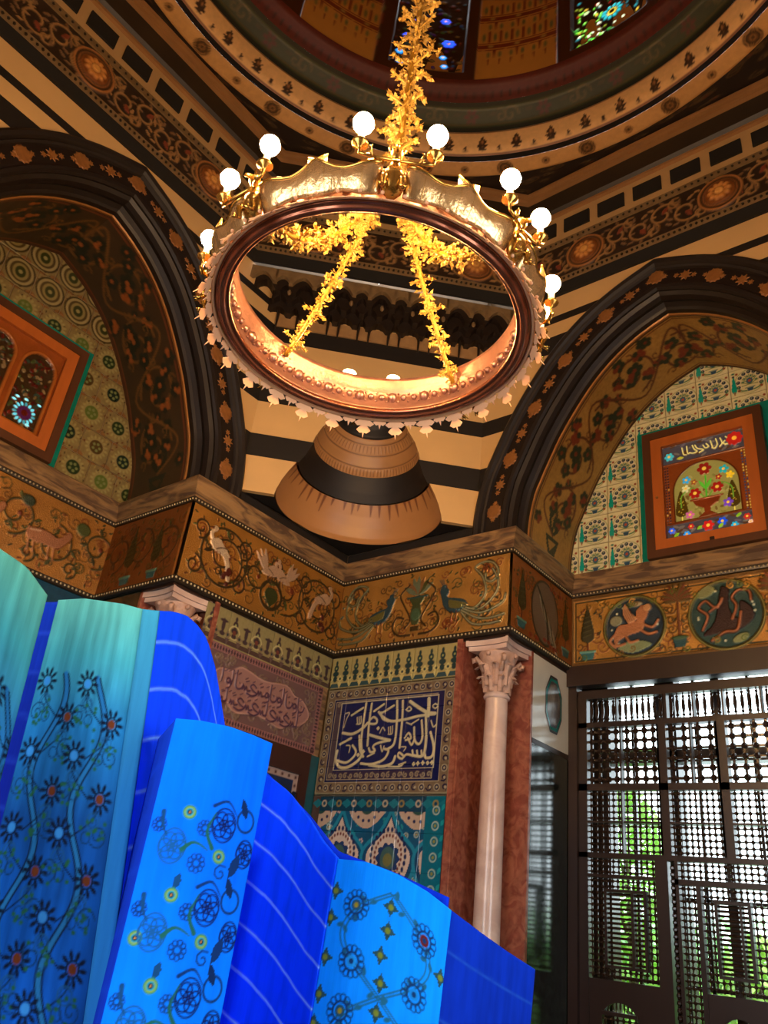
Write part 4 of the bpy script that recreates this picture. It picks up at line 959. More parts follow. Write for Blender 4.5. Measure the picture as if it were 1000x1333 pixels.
for row, y in enumerate((.325, .175)):
    x = .24
    while x < 1.20:
        kind = R2.randrange(5); h = R2.uniform(.085, .135); W_ = .016; Cc = '#4a2a42'
        if kind == 0: cv.stroke(smooth([(x, y+h), (x+.004, y+h*.4), (x-.002, y)]), W_, Cc, .016)
        elif kind == 1:
            cv.stroke(smooth([(x, y+h), (x+.004, y+.02), (x+.03, y-.012), (x+.07, y+.0), (x+.085, y+.04)]), W_, Cc, .016); cv.ell(complex(x+.045, y+.04), .008, None, Cc, .016)
        elif kind == 2:
            cv.stroke(smooth([(x+.07, y+.05), (x+.03, y+.07), (x, y+.045), (x+.03, y+.02), (x+.08, y+.0), (x+.03, y-.03), (x-.03, y-.02)]), W_, Cc, .016)
        elif kind == 3:
            cv.stroke(smooth([(x, y), (x+.012, y+.03), (x+.025, y), (x+.04, y+.03), (x+.055, y), (x+.09, y+.01)]), W_, Cc, .016); cv.stroke([complex(x+.03, y+.07), complex(x+.06, y+.085)], .010, Cc, .016)
        else:
            cv.stroke(spiral(complex(x+.03, y+.02), .028, 0, 1.1, 12, .6), W_, Cc, .016); cv.stroke(smooth([(x+.05, y+.02), (x+.06, y-.02), (x+.02, y-.045)]), W_*.8, Cc, .016)
        cv.stroke([complex(x+.02, y+h*.8), complex(x+.045, y+h*.95)], .008, Cc, .014); x += (.042, .085, .085, .085, .07)[kind]
ins = empty('carved_inscription', (0, -.8, 3.2), 'pink carved stone inscription in a lobed cartouche, left of the corner', 'inscription')
link('carved_panel', cv.mesh('carved_panel', flat((.014, LX, 2.905), (0, 1, 0), (0, 0, 1), (1, 0, 0)), MM['stone_attr']), ins)
MB().box((.02, -.006, 2.90), (1.50, .02, 3.53), WL).build('backing', MM['marble_brown'], ins)
nf = empty('niche_frame', (0, -.8, 2.0), 'dark red wooden frame round blue tiles, mostly hidden by the blue screen', 'frame')
mb = MB(); mb.box((.13, -.03, .1), (.23, .02, 2.90), WL); mb.box((1.45, -.03, .1), (1.54, .02, 2.90), WL); mb.box((.23, -.03, 2.70), (1.45, .02, 2.90), WL); mb.build('surround', mat('wood_red', '#35150f', .4, var=.2), nf)
cv = Cv(1.22, 1.3, 80, '#1b2c50'); cv.mottle(.3, .1); cv.frame(0, 0, cv.W, cv.H, .06, '#a38d84')
for k in range(60): t = k/60*5.0; x, y = (.02+t, 1.27) if t < 1.18 else ((1.19, 1.27-(t-1.18)) if t < 2.4 else (.03, 1.27-(t-2.4) if t < 3.6 else .02)); cv.ell(complex(x, y), .014, None, '#3d1f26')
for k in range(40): cv.poly(leafp(complex(R2.uniform(.1, 1.1), R2.uniform(.1, 1.15)), R2.uniform(0, 6), .22, .10), R2.choice(['#2f5f86', '#6a6040', '#531f24', '#101a38']))
link('painted_tiles', cv.mesh('painted_tiles', flat((.005, -1.45, 1.40), (0, 1, 0), (0, 0, 1), (1, 0, 0)), MM['glazed']), nf)
MB().box((.0, -.006, .1), (.125, .02, 2.90), WL).build('teal_strip', mat('teal_strip', '#1f5560', .3, var=.3), nf)
# ------------------------------------------------------------------ corner columns with red marble behind
def column(F, a, nm, label, lab2):
    b = a-.445; e = empty('column', F(b+.235, .20, 0), label, 'column'); c = F(b+.235, .20, 0)
    prof = [(.0, 0), (.17, 0), (.17, .12), (.15, .14), (.155, .17), (.13, .19), (.11, .22), (.106, .24)]
    MB().lathe(prof, c, 24).build('base', MM['marble_pink'], e, smooth=False)
    MB().lathe([(.105, .24), (.104, 1.2), (.099, 2.3), (.092, 3.36)], c, 32).build('shaft', MM['marble_pink'], e, smooth=True, normals=False)
    MB().lathe([(.092, 3.36), (.108, 3.365), (.112, 3.38), (.104, 3.395), (.098, 3.40), (.095, 3.41)], c, 32).build('necking', MM['marble_pink'], e, smooth=True, normals=False)
    mb = MB(); mb.lathe([(.093, 3.40), (.097, 3.5), (.12, 3.62), (.165, 3.73), (.17, 3.745), (.0, 3.745)], c, 24); cap = mb.build('capital', mat('capital_stone', '#c9a18a', .55, var=.2, vscale=25, bump=.5, bscale=50), e, smooth=True, normals=False)
    # acanthus leaves in two rows with curled tips, corner volutes
    def leaf(w, r0, z0, h, wd, curl):
        mb = MB(); V = []; n = 7
        for i in range(n):
            t = i/(n-1); z = z0+h*math.sin(t*2.1)/math.sin(1.57 if t > .75 else 2.1) * (1 if t < .99 else 1); z = z0+h*min(1, 1.35*t) - (.03*max(0, t-.75)/.25)
            r = r0+.012+.02*t+curl*max(0, t-.45)**1.3; ww = wd*(math.sin(math.pi*(.22+.66*t))**.7)*(1+.18*math.cos(i*math.pi))
            for sx, dr in ((-1, -.012), (-.5, .006), (0, .014), (.5, .006), (1, -.012)):
                an = w+sx*ww/2/r; V.append((c[0]+(r+dr)*math.cos(an), c[1]+(r+dr)*math.sin(an), z))
        mb.add(V, [(5*i+j, 5*i+j+1, 5*i+j+6, 5*i+j+5) for i in range(n-1) for j in range(4)])
        return mb.build('acanthus_leaf', MM['capital_stone'], cap, smooth=False, normals=False)
    for k in range(8): leaf(2*math.pi*k/8, .093, 3.41, .14, .072, .10)
    for k in range(8): leaf(2*math.pi*(k+.5)/8, .10, 3.46, .19, .075, .13)
    for k in range(4):
        w = math.pi/4+k*math.pi/2; P = [(c[0]+r*math.cos(w), c[1]+r*math.sin(w), z) for r, z in ((.12, 3.58), (.155, 3.66), (.195, 3.70), (.215, 3.68), (.21, 3.65), (.192, 3.655), (.197, 3.67))]
        MB().tube(P, [.018, .02, .02, .02, .018, .014, .008], 7).build('volute', MM['capital_stone'], cap, smooth=True)
        w2 = k*math.pi/2; MB().ball((c[0]+.165*math.cos(w2), c[1]+.165*math.sin(w2), 3.72), .022, 8, 6).build('boss', MM['capital_stone'], cap, smooth=True)
    # abacus with hollowed sides, two steps
    mb = MB()
    for z0, z1, hw in ((3.745, 3.785, .185), (3.785, 3.835, .205)):
        pts = []
        for k in range(4):
            for t in np.linspace(-1, 1, 6)[:-1]:
                x, y = hw*t, -hw+(.025*(1-t*t)); w = k*math.pi/2; pts.append((c[0]+x*math.cos(w)-y*math.sin(w), c[1]+x*math.sin(w)+y*math.cos(w)))
        mb.prism(pts, z0, z1, lambda x, t, y: (x, y, t))
    mb.build('abacus', MM['marble_pink'], e)
    g = 'red marble column recesses'
    r = empty('red_marble_lining', F(b, .4, 0), lab2, 'marble lining')
    MB().box((b, .40, .0), (a, .43, 3.86), F).build('slab', MM['marble_red'], r)
    MB().box((b-.03, .0, .0), (b+.012, .40, 3.86), F).build('slab', MM['marble_red'], r)
    MB().box((b-.05, -.016, .0), (b, .0, 3.86), F).build('edge_strip', MM['marble_red'], r)
column(WR, SA, 'right', 'pink marble column with leafy capital beside the calligraphy tiles', 'red marble slabs lining the recess behind the tall pink column')
column(WL, SL, 'left', 'marble column whose carved capital peeks over the blue screen', 'red marble lining behind the half-hidden capital on the left')
MB().box((1.50, .0, 3.83), (SA, .43, Z1), WR).build('lintel', MM['wood_dark'], wall_right); MB().box((1.53, .0, 3.83), (SL, .43, Z1), WL).build('lintel', MM['wood_dark'], wall_left)
# ------------------------------------------------------------------ right recess side: white marble with octagon, dark green marble below
sr = empty('marble_side_panel', (SA, .8, 0), 'polished dark green marble side of the window recess, white octagon slab above', 'marble panel')
MB().box((SA-.02, .43, .05), (SA, RD, 3.06), WR).build('dark_slab', MM['marble_green'], sr)
MB().box((SA-.02, .43, 3.10), (SA+.001, RD, Z1-.06), WR).build('white_slab', MM['marble_white'], sr)
MB().box((SA-.02, .43, 3.06), (SA+.004, RD, 3.10), WR).build('border_strip', MM['wood_dark'], sr)
MB().box((SA-.02, .43, Z1-.06), (SA+.006, RD, Z1), WR).build('border_strip', MM['wood_dark'], sr)
def octo(r0, r1, d, m, nm):
    mb = MB(); k = 8; c = (.80, 3.47)
    P = lambda r: [(c[0]+r*.62*math.cos(math.pi/8+i*math.pi/4), c[1]+r*math.sin(math.pi/8+i*math.pi/4)) for i in range(8)]
    a, b = P(r0), P(r1); V = [(SA+d, y, z) for y, z in a]+([(SA+d, y, z) for y, z in b] if r1 else [])
    mb.add(V, [(i, (i+1) % 8, 8+(i+1) % 8, 8+i) for i in range(8)] if r1 else [tuple(range(8))]); mb.build(nm, m, sr, normals=False)
octo(.27, .245, .004, MM['wood_dark'], 'octagon_line'); octo(.245, .215, .005, MM['teal_tile'], 'octagon_border'); octo(.215, .19, .004, MM['wood_dark'], 'octagon_line'); octo(.19, 0, .003, mat('inlay', '#5b5048', .2, var=.4, vscale=20, col2='#8a7f70'), 'octagon_inlay')
sl2 = empty('dark_side_panel', (-.6, -SL, 0), 'dark marble side of the left recess, hidden behind the screen', 'marble panel')
MB().box((SL-.02, .43, .05), (SL, RD, Z1-.02), WL).build('dark_slab', MM['marble_green'], sl2)
MB().box((SL, RD-.012, .05), (4.78, RD+.012, Z1), WL).build('tiled_back', MM['tile_dark_blue'], sl2)

# ------------------------------------------------------------------ lunette tiles and the two upper windows
def peacock_tile():
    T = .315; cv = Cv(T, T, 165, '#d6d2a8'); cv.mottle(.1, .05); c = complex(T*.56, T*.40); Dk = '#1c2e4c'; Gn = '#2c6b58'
    cv.rect(0, 0, T, .012, '#c9c7a2')
    cv.ring(c+.015j, .135, .008, '#8f9a6a'); cv.ell(c+.01j, .125, .128, '#cfcba0')
    for k in range(9):
        a = np.pi*(-.08+1.16*k/8); p = c+complex(.105*np.cos(a), .125*np.sin(a)); cv.stroke([c-.02j, p], .008, '#5e7a4a'); cv.ell(p, .026, None, '#e0dcbe'); cv.ell(p, .020, None, Dk); cv.ell(p-.002+.004j, .007, None, '#8f9a7a')
    for k in range(6): a = np.pi*(.08+.84*k/5); p = c+complex(.06*np.cos(a), .075*np.sin(a)); cv.ell(p, .015, .008, Gn, ang=a)
    cv.ell(c+.02j, .03, .035, '#3b5f78'); cv.ell(c+.02j, .014, None, '#a8503a')
    cv.poly(c+np.array([-.035-.05j, .035-.05j, .02-.10j, -.02-.10j]), '#33506b'); cv.rect(c.real-.045, c.imag-.062, c.real+.045, c.imag-.048, '#7a8f80')
    for s_ in (-1, 1): cv.stroke(smooth([(c.real+s_*.03, c.imag-.09), (c.real+s_*.08, c.imag-.075), (c.real+s_*.11, c.imag-.03)]), .014, '#4f7a58'); cv.ell(c+s_*.10-.07j, .014, None, '#8b4a34'); cv.ell(c+s_*.11+.13j, .013, None, '#8b4a34')
    x = .035; P = [complex(x, .06)+p for p in smooth([(0, -.04), (.024, .01), (.019, .08), (0, .19), (-.019, .08), (-.024, .01), (0, -.04)], 4)]
    cv.poly(P, '#12968a'); cv.stroke([x+.02j, x+.05j], .01, '#a05a30'); cv.ell(x+.235j, .012, None, Dk); cv.ell(x+.27j, .016, .01, Gn)
    return cv, T
def rosette_tile(kind):
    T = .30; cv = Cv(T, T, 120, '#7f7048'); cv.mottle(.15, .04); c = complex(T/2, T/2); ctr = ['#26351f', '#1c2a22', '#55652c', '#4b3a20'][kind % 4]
    for k in range(26): cv.ell(complex(R2.uniform(0, T), R2.uniform(0, T)), .012, .006, R2.choice(['#3c2f1e', '#98884f', '#5c2c1c']), ang=R2.uniform(0, 3))
    if kind == 4:
        cv.ell(c, .145, .145, '#3d3320'); cv.ell(c, .125, .13, '#94875a'); cv.ell(c, .10, .105, '#4d4026'); cv.ell(c, .075, .085, '#857848'); cv.ell(c, .05, .06, '#353a1e'); cv.ell(c, .02, None, '#8c8450')
    else:
        for k in range(16): cv.ell(c+.098*np.exp(2j*np.pi*k/16), .020, .012, '#938a58', ang=2*np.pi*k/16)
        cv.ell(c, .088, None, '#8c8052'); cv.ell(c, .070, None, ctr)
        for k in range(5): cv.ell(c+.035*np.exp(2j*np.pi*k/5), .014, None, '#6f7a48')
    for p in (0, T, T*1j, T+T*1j): cv.ell(p, .05, .035, '#7d5a34')
    return cv, T
def lunette(F, kind, win, label, uax, nax):
    e = empty('lunette_tiles', F(AC, RD, Z3), label, 'tiles')
    if kind == 0:
        cv, T = peacock_tile(); meshes = [cv.mesh('tile', flat((0, 0, 0), uax, (0, 0, 1), nax), MM['glazed'], i1=len(cv.x)-1, j1=len(cv.y)-1, smooth=False, rim=.006)]; s_start = 2.517-.315*3-T*.56; z_start = 4.82
    else:
        meshes = []
        for k in range(5): cv, T = rosette_tile(k); meshes.append(cv.mesh('tile', flat((0, 0, 0), uax, (0, 0, 1), nax), MM['glazed'], i1=len(cv.x)-1, j1=len(cv.y)-1, smooth=False, rim=.006))
        s_start = 1.80; z_start = 4.80
    for j in range(8):
        for i in range(11):
            z = z_start+j*T; sh = (T/2 if (kind == 1 and j % 2) else 0); s = s_start+i*T+sh
            sc = s+T/2; zc = z+T/2
            near = min(abs(s-AC), abs(s+T-AC)) if not s < AC < s+T else 0
            if near > half_w(max(z, 4.83), .0)-.0: continue
            if z >= 6.88: continue
            if s > win[0]-.02 and s+T < win[1]+.02 and z+T < win[3]: continue
            if kind == 1: m = meshes[4] if z > 6.0 else meshes[(i*2+j) % 4]
            else: m = meshes[0]
            o = F(s if kind == 0 else s+T, RD-.0, z)
            link('tile', m, e, loc=o); COL.objects[-1].matrix_parent_inverse = Matrix.Translation(-Vector(e.location))
    return e
WINR = (2.755, 3.86, 4.82, 6.17); WINL = (2.80, 3.92, 4.82, 6.03)
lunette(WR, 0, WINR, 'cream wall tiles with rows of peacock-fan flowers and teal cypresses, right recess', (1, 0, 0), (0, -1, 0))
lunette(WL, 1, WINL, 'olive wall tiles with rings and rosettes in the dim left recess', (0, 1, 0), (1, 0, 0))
def frame_box(mb, F, s0, s1, z0, z1, w, d0, d1):
    mb.box((s0, d0, z0), (s0+w, d1, z1), F); mb.box((s1-w, d0, z0), (s1, d1, z1), F); mb.box((s0+w, d0, z0), (s1-w, d1, z0+w), F); mb.box((s0+w, d0, z1-w), (s1-w, d1, z1), F)
def upper_window(F, win, label, art, uax, nax, right):
    s0, s1, z0, z1 = win
    e = empty('stained_glass_window', F((s0+s1)/2, RD, z0), label, 'window')
    mb = MB(); frame_box(mb, F, s0-.075, s1+.075, z0-.0, z1+.075, .075, RD-.03, RD); mb.build('teal_border', MM['teal_tile'], e)
    mb = MB(); frame_box(mb, F, s0, s1, z0, z1, .075, RD-.11, RD-.005); mb.build('outer_frame', MM['wood_brown'], e)
    mb = MB(); frame_box(mb, F, s0+.06, s1-.06, z0+.06, z1-.06, .115, RD-.095, RD-.02); mb.build('sash', MM['wood_orange'], e)
    W, H = (s1-s0)-.34, (z1-z0)-.34; cv = art(W, H)
    o = F(s0+.17, RD-.055, z0+.17) if F is WR else F(s1-.17, RD-.055, z0+.17)
    link('glass_panel', cv.mesh('glass_panel', flat(o, uax, (0, 0, 1), nax), MM['stained'], smooth=False), e)
    if right:
        MB().ball(F(s0+.115, RD-.105, z0+.62), .014, 8, 6).build('knob', MM['gold_line'], e)
        MB().box((s0+.56, RD-.105, z0+.07), (s0+.60, RD-.092, z0+.11), F).build('catch', MM['wood_dark'], e)
    return e
def art_r(W, H):
    cv = Cv(W, H, 230, '#8a4820'); wd_ = '#7d3f1c'; GL = '#4c4a55'
    def flw(c, r, col, g=.35, n=6, mid='#d8b040'):
        for j in range(n): cv.ell(c+r*.62*np.exp(2j*np.pi*j/n), r*.42, r*.36, col, .004, g, ang=2*np.pi*j/n)
        cv.ell(c, r*.3, None, mid, .006, g)
    cv.rect(0, H*.80, W, H, GL, -.006, .12); cv.rect(0, 0, W, H*.15, GL, -.006, .12)
    for k in range(60):
        y = R2.choice([R2.uniform(0, H*.14), R2.uniform(H*.81, H)]); cv.ell(complex(R2.uniform(0, W), y), .03, .012, R2.choice(['#6a6672', '#5a3f28', '#74706a']), -.006, .12, ang=R2.uniform(-.6, .6))
    # pseudo calligraphy, cream
    Y = H*.9
    for P in ([(.20, .05), (.21, -.03), (.235, -.045)], [(.245, .055), (.25, -.03), (.265, -.035)], [(.30, .05), (.315, -.0), (.34, -.035), (.30, -.045), (.27, -.03)], [(.325, .045), (.345, .0), (.40, -.035), (.36, -.055)],
              [(.40, .02), (.42, -.02), (.45, -.01), (.43, .03)], [(.47, .05), (.485, -.03)], [(.52, .06), (.53, -.01), (.505, -.05), (.48, -.035)], [(.56, .055), (.575, -.01), (.55, -.045)], [(.60, .01), (.585, -.02), (.62, -.035)], [(.61, .055), (.63, .03)], [(.65, -.0), (.64, -.03), (.60, -.04)]):
        cv.stroke([complex(p.real*W/.78, Y+p.imag*.9) for p in smooth(P)], .013, '#d6c877', .008, .35)
    flw(complex(W*.88, H*.91), .072, '#a51f16', .4, 8, '#e0a030'); flw(complex(W*.09, H*.88), .045, '#3aa6b0', .4); cv.poly(leafp(complex(W*.18, H*.84), 0, .07, .03), '#a9a52c', .004, .3)
    # arch with vase
    cx = W*.5; aw = W*.385; y0 = H*.17; ys = H*.48
    P = [complex(cx-aw, y0), complex(cx+aw, y0)]+[complex(cx+aw*math.cos(a), ys+H*.27*math.sin(a)) for a in np.linspace(0, math.pi, 26)]
    cv.poly(P, '#8f8a48', -.004, .22)
    for k in range(90):
        a = R2.uniform(0, math.pi); rr = R2.uniform(.1, .95); cv.ell(complex(cx+aw*rr*math.cos(a), R2.uniform(y0, ys+H*.2*math.sin(a)*rr)), .022, .012, R2.choice(['#a39c5c', '#7e7a3a', '#99904a', '#6f5a2a']), -.003, .2, ang=R2.uniform(0, 3))
    cv.stroke(P+[P[0]], .012, '#5b2c14', .006)
    for x in np.arange(.03, W*.1, .025):
        for y in np.arange(y0, H*.78, .03): cv.ell(complex(x-.01, y), .008, .010, '#c2a84a' if R2.random() < .1 else '#2b2530', -.004, .1); cv.ell(complex(W-x+.01, y), .008, .010, '#c2a84a' if R2.random() < .35 else '#34405a', -.004, .2)
    for sg in (-1, 1):
        c = complex(cx+sg*aw*.78, y0+.04); cv.poly([c+p for p in smooth([(0, .0), (.055, .04), (.04, .16), (0, .28), (-.04, .16), (-.055, .04), (0, 0)], 4)], '#4d3c12', .004, .12)
        for j in range(12): cv.ell(c+complex(R2.uniform(-.03, .03), R2.uniform(.02, .2)), .006, None, '#a08c2a', .005, .3)
        cv.stroke([c, c-.03j], .012, '#c9bd50', .004, .4)
    v = complex(cx, y0); cv.poly([v-.13+.19j, v+.13+.19j, v+.10+.13j, v+.03+.09j, v+.025+.05j, v+.09, v-.09, v-.025+.05j, v-.03+.09j, v-.10+.13j], '#8a3f1e', .010)
    cv.stroke([v-.14+.19j, v+.14+.19j], .016, '#9c4a24', .014)
    cv.stroke([v+.2j, v+.005+.42j], .016, '#3f8f20', .006, .5)
    for sg in (-1, 1): cv.poly(leafp(v+.28j, np.pi/2+sg*.5, .12, .03), '#4c9a26', .004, .5); cv.stroke(smooth([(cx+sg*.02, y0+.2), (cx+sg*.12, y0+.32), (cx+sg*.22, y0+.26), (cx+sg*.23, y0+.14)]), .012, '#5f8f2a', .004, .35)
    for x, y, r, c in ((0, .50, .065, '#7d1c12'), (-.10, .26, .055, '#8f1a12'), (.10, .28, .055, '#8f1a12'), (-.17, .42, .04, '#2a9ad0'), (.17, .45, .045, '#1f9aa0'), (-.18, .33, .04, '#c9c48a'), (.22, .38, .038, '#d8b41c'), (-.16, .05, .04, '#b85a8c'), (.18, .10, .045, '#6a3fb0'), (.12, .38, .03, '#8f1a12'), (-.1, .38, .03, '#8a4a1c')):
        flw(v+complex(x, y), r, c, .35, 5 if r < .05 else 6)
    for x, y, r, c in ((.06, .10, .035, '#2a55d0'), (.22, .035, .035, '#2a8ad8'), (.27, .11, .03, '#a8201c'), (.45, .085, .055, '#b01c18'), (.60, .10, .045, '#1c48c8'), (.72, .04, .035, '#1c9ac0'), (.85, .10, .035, '#a8281c'), (.88, .04, .025, '#e0b8a0')):
        flw(complex(x*W/.92, y*H/.85*.8+.0), r*.95, c, .45)
    for x, y in ((.08, .03), (.33, .06), (.55, .04), (.74, .11)): cv.poly(leafp(complex(x*W/.92, y), .6, .06, .03), '#6f9a1c', .004, .5)
    cv.frame(0, 0, W, H, .008, '#4b2410', .004); cv.rect(0, H*.785, W, H*.80, wd_, .008); cv.rect(0, H*.15, W, H*.165, wd_, .008)
    return cv
def art_l(W, H):
    cv = Cv(W, H, 150, '#8e4a20'); cv.mottle(.12, .1)
    for cx in (W*.26, W*.76):
        hw = W*.19; P = [complex(cx-hw, H*.04), complex(cx+hw, H*.04)]+[complex(cx+hw*math.cos(a), H*.70+H*.19*math.sin(a)) for a in np.linspace(0, math.pi, 20)]
        cv.stroke(P+[P[0]], .05, '#a5602a', .012); cv.poly(P, '#3a2a1a', -.02)
        for k in range(130):
            c = complex(cx+R2.uniform(-hw*.9, hw*.9), R2.uniform(H*.06, H*.86))
            if c.imag > H*.7 and abs(c-complex(cx, H*.7)) > hw*.9: continue
            cv.ell(c, R2.uniform(.01, .028), R2.uniform(.008, .02), R2.choice(['#5a1c14', '#6a5a32', '#3c4a26', '#7d6a48', '#4a160f', '#2f3f34']), -.014, .04, ang=R2.uniform(0, 3))
        c = complex(cx+.02, H*.20)
        if cx > W*.5:
            for k in range(15): cv.ell(c+.085*np.exp(2j*np.pi*k/15), .020, .013, '#58b8d0' if k % 4 else '#2f7a8a', -.01, .7, ang=2*np.pi*k/15)
            for p in (-.10+.12j, -.02+.13j, -.12+.08j, .10+.14j, .06-.09j): cv.ell(c+p, .02, .012, '#6fc8dc', -.01, .8)
        cv.ell(c, .065, None, '#4a1c4a', -.01, .15); cv.ell(c, .03, None, '#5c1a14', -.008)
    return cv
upper_window(WR, WINR, 'orange wooden stained glass window with a flower vase, among the cream peacock tiles', art_r, (1, 0, 0), (0, -1, 0), True)
upper_window(WL, WINL, 'carved wooden window with twin arched stained lights in the dim left recess', art_l, (0, 1, 0), (1, 0, 0), False)
# ------------------------------------------------------------------ lattice window of the right recess
WD = RD+.01                                    # depth of the lattice plane
win = empty('lattice_window', (3.35, WD, .55), 'dark turned-wood lattice window glowing with daylight under the medallion mosaic', 'window')
FW = WR
def bar(name, s0, s1, z0, z1, d0=WD-.03, d1=WD+.04, m='wood_dark', par=win): return MB().box((s0, d0, z0), (s1, d1, z1), FW).build(name, MM[m], par)
bar('beam', 1.95, 4.78, 3.70, Z1, RD-.10, RD+.02); bar('jamb', 1.95, 2.03, .55, 3.70, RD-.06, RD+.05); bar('jamb', 4.68, 4.78, .55, 3.70, RD-.06, RD+.05)
bar('top_rail', 2.03, 4.68, 3.595, 3.672); bar('rail', 2.03, 4.68, 3.34, 3.385); bar('rail', 2.03, 4.68, 2.81, 2.865); bar('rail', 2.03, 4.68, 2.285, 2.325); bar('sill', 1.95, 4.78, .50, .60, RD-.1)
bar('stile', 2.03, 2.105, .60, 3.595)
for s, w, z0, z1 in ((2.66, .10, .60, 2.285), (2.725, .075, 2.325, 3.34), (2.79, .03, 3.385, 3.595), (3.20, .075, 2.325, 3.34), (3.62, .09, .60, 3.34), (4.02, .07, 2.325, 3.34)): bar('mullion', s, s+w, z0, z1)
mat('lattice', '#33251d', .2, var=.15)
def spin(mb, a, b, r, kind, n=5):
    """turned bar from a to b: thin rod with swelling middle"""
    A, B = np.array(a), np.array(b); prof = [(0, .35), (.08, .35), (.12, .9), (.2, .45), (.35, .9), (.5, 1.), (.65, .9), (.8, .45), (.88, .9), (.92, .35), (1, .35)]
    mb.tube([A+(B-A)*t for t, _ in prof], [r*k for _, k in prof], n, False)
def lattice(s0, s1, z0, z1, step, r, name='lattice_panel', balls=True):
    mb = MB(); ns = max(1, round((s1-s0)/step)); nz = max(1, round((z1-z0)/step))
    ss = [s0+(s1-s0)*(i+.5)/ns for i in range(ns)]; zs = [z0+(z1-z0)*(j+.5)/nz for j in range(nz)]
    for s in ss: mb.tube([(s, WD, z0), (s, WD, z1)], r*.46, 4, False)
    for z in zs: mb.tube([(s0, WD, z), (s1, WD, z)], r*.46, 4, False)
    if balls:
        for s in ss:
            for z in zs: mb.ball((s, WD, z), r, 6, 4)
    return mb.build(name, MM['lattice'], win, kind='stuff', normals=False)
# baluster row
for a, b in ((2.115, 2.37), (2.38, 2.785), (2.825, 3.03), (3.04, 3.27), (3.28, 3.56), (3.58, 3.86), (3.88, 4.2), (4.22, 4.66)):
    n = max(2, round((b-a)/.052))
    for i in range(n):
        mb = MB(); s = a+(b-a)*(i+.5)/n; spin(mb, (s, WD, 3.385), (s, WD, 3.595), .017, 0, 6); mb.build('baluster', MM['lattice'], win, normals=False)
    bar('post', b, b+.012, 3.385, 3.595)
for a, b in ((2.105, 2.40), (2.42, 2.725), (2.80, 2.99), (3.01, 3.20), (3.275, 3.62), (3.71, 4.02), (4.09, 4.68)):
    lattice(a, b, 2.865, 3.34, .078, .028); bar('post', b, b+.014, 2.865, 3.34)
for a, b in ((2.105, 2.40), (2.42, 2.725), (2.80, 3.20), (3.275, 3.62), (3.71, 4.02), (4.09, 4.68)):
    lattice(a, b, 2.57, 2.81, .047, .0158); lattice(a, b, 2.325, 2.555, .047, .0158); bar('crossbar', a, b, 2.555, 2.57); bar('post', b, b+.012, 2.325, 2.81)
# casements with a slatted light in the middle and a fretted panel below
def casement(s0, s1, handle):
    bar('casement_rail', s0, s1, 2.14, 2.165); lattice(s0, s1, 2.165, 2.285, .045, .0148)
    i0, i1, j0, j1 = s0+.28*(s1-s0), s0+.82*(s1-s0), 1.53, 2.04
    lattice(s0, i0-.02, 1.44, 2.14, .045, .0148); lattice(i1+.02, s1, 1.44, 2.14, .045, .0148); lattice(i0-.02, i1+.02, 1.44, j0-.02, .045, .0148); lattice(i0-.02, i1+.02, j1+.02, 2.14, .045, .0148)
    mb = MB(); frame_box(mb, FW, i0-.02, i1+.02, j0-.02, j1+.02, .02, WD-.03, WD+.03); mb.build('light_frame', MM['wood_dark'], win)
    for k in range(15):
        z = j0+(j1-j0)*(k+.5)/15; MB().tube([(i0, WD, z), (i1, WD, z)], .0095, 6).build('slat', MM['lattice'], win, normals=False)
    bar('slat_post', i0+(i1-i0)*.66, i0+(i1-i0)*.66+.02, j0, j1)
    # solid lower panel with round-headed opening
    c = (s0+s1)/2-.04; r = .14
    mb = MB(); pts = [(c+r*math.cos(a), 1.17+r*.85*math.sin(a)) for a in np.linspace(0, math.pi, 15)]
    k = len(pts); V = [(x, d, z) for d in (WD-.02, WD+.02) for x, z in pts+[(x, 1.43) for x, _ in pts]]
    F_ = []
    for i in range(k-1): F_ += [(i, i+1, k+i+1, k+i), (2*k+i, 3*k+i, 3*k+i+1, 2*k+i+1), (i, 2*k+i, 2*k+i+1, i+1)]
    mb.add(V, F_); mb.box((s0, WD-.02, .6), (c-r, WD+.02, 1.43), FW); mb.box((c+r, WD-.02, .6), (s1, WD+.02, 1.43), FW); mb.box((c-r, WD-.02, .6), (c+r, WD+.02, .78), FW)
    mb.build('fret_panel', MM['wood_dark'], win)
    lattice(c-r, c+r, .78, 1.20, .045, .0148); bar('arch_bar', c-r, c+r, 1.20, 1.225)
    mb = MB()
    for i in range(9): spin(mb, (c-r*.85+r*1.7*i/8, WD, 1.22), (c-r*.85+r*1.7*i/8, WD, 1.31), .008, 0, 4)
    mb.build('arch_spindles', MM['lattice'], win, kind='stuff', normals=False)
casement(2.105, 2.66, False)
lattice(2.76, 2.93, 2.325, 2.325+.001, 1, .001) if False else None
# right-hand casement: a strip of round beads, then the slatted light
mb = MB(); [mb.ball((2.79, WD, z), .021, 7, 5) for z in np.arange(.64, 2.27, .047)]; mb.build('bead_strip', MM['lattice'], win, kind='stuff', normals=False)
bar('stile', 2.815, 2.84, .60, 2.285); lattice(2.84, 2.965, .60, 2.12, .043, .015); lattice(2.84, 3.62, 2.16, 2.285, .045, .0148); bar('casement_rail', 2.815, 3.62, 2.12, 2.16); bar('stile', 2.965, 3.0, .60, 2.12)
lattice(3.0, 3.09, 1.44, 2.12, .045, .0148); lattice(3.345, 3.62, 1.44, 2.12, .045, .0148); lattice(3.09, 3.345, 1.44, 1.53, .045, .0148); lattice(3.09, 3.345, 2.03, 2.12, .045, .0148)
mb = MB(); frame_box(mb, FW, 3.09, 3.345, 1.53, 2.03, .022, WD-.03, WD+.03); mb.build('light_frame', MM['wood_dark'], win)
for k in range(15): z = 1.55+.46*(k+.5)/15; MB().tube([(3.11, WD, z), (3.325, WD, z)], .0095, 6).build('slat', MM['lattice'], win, normals=False)
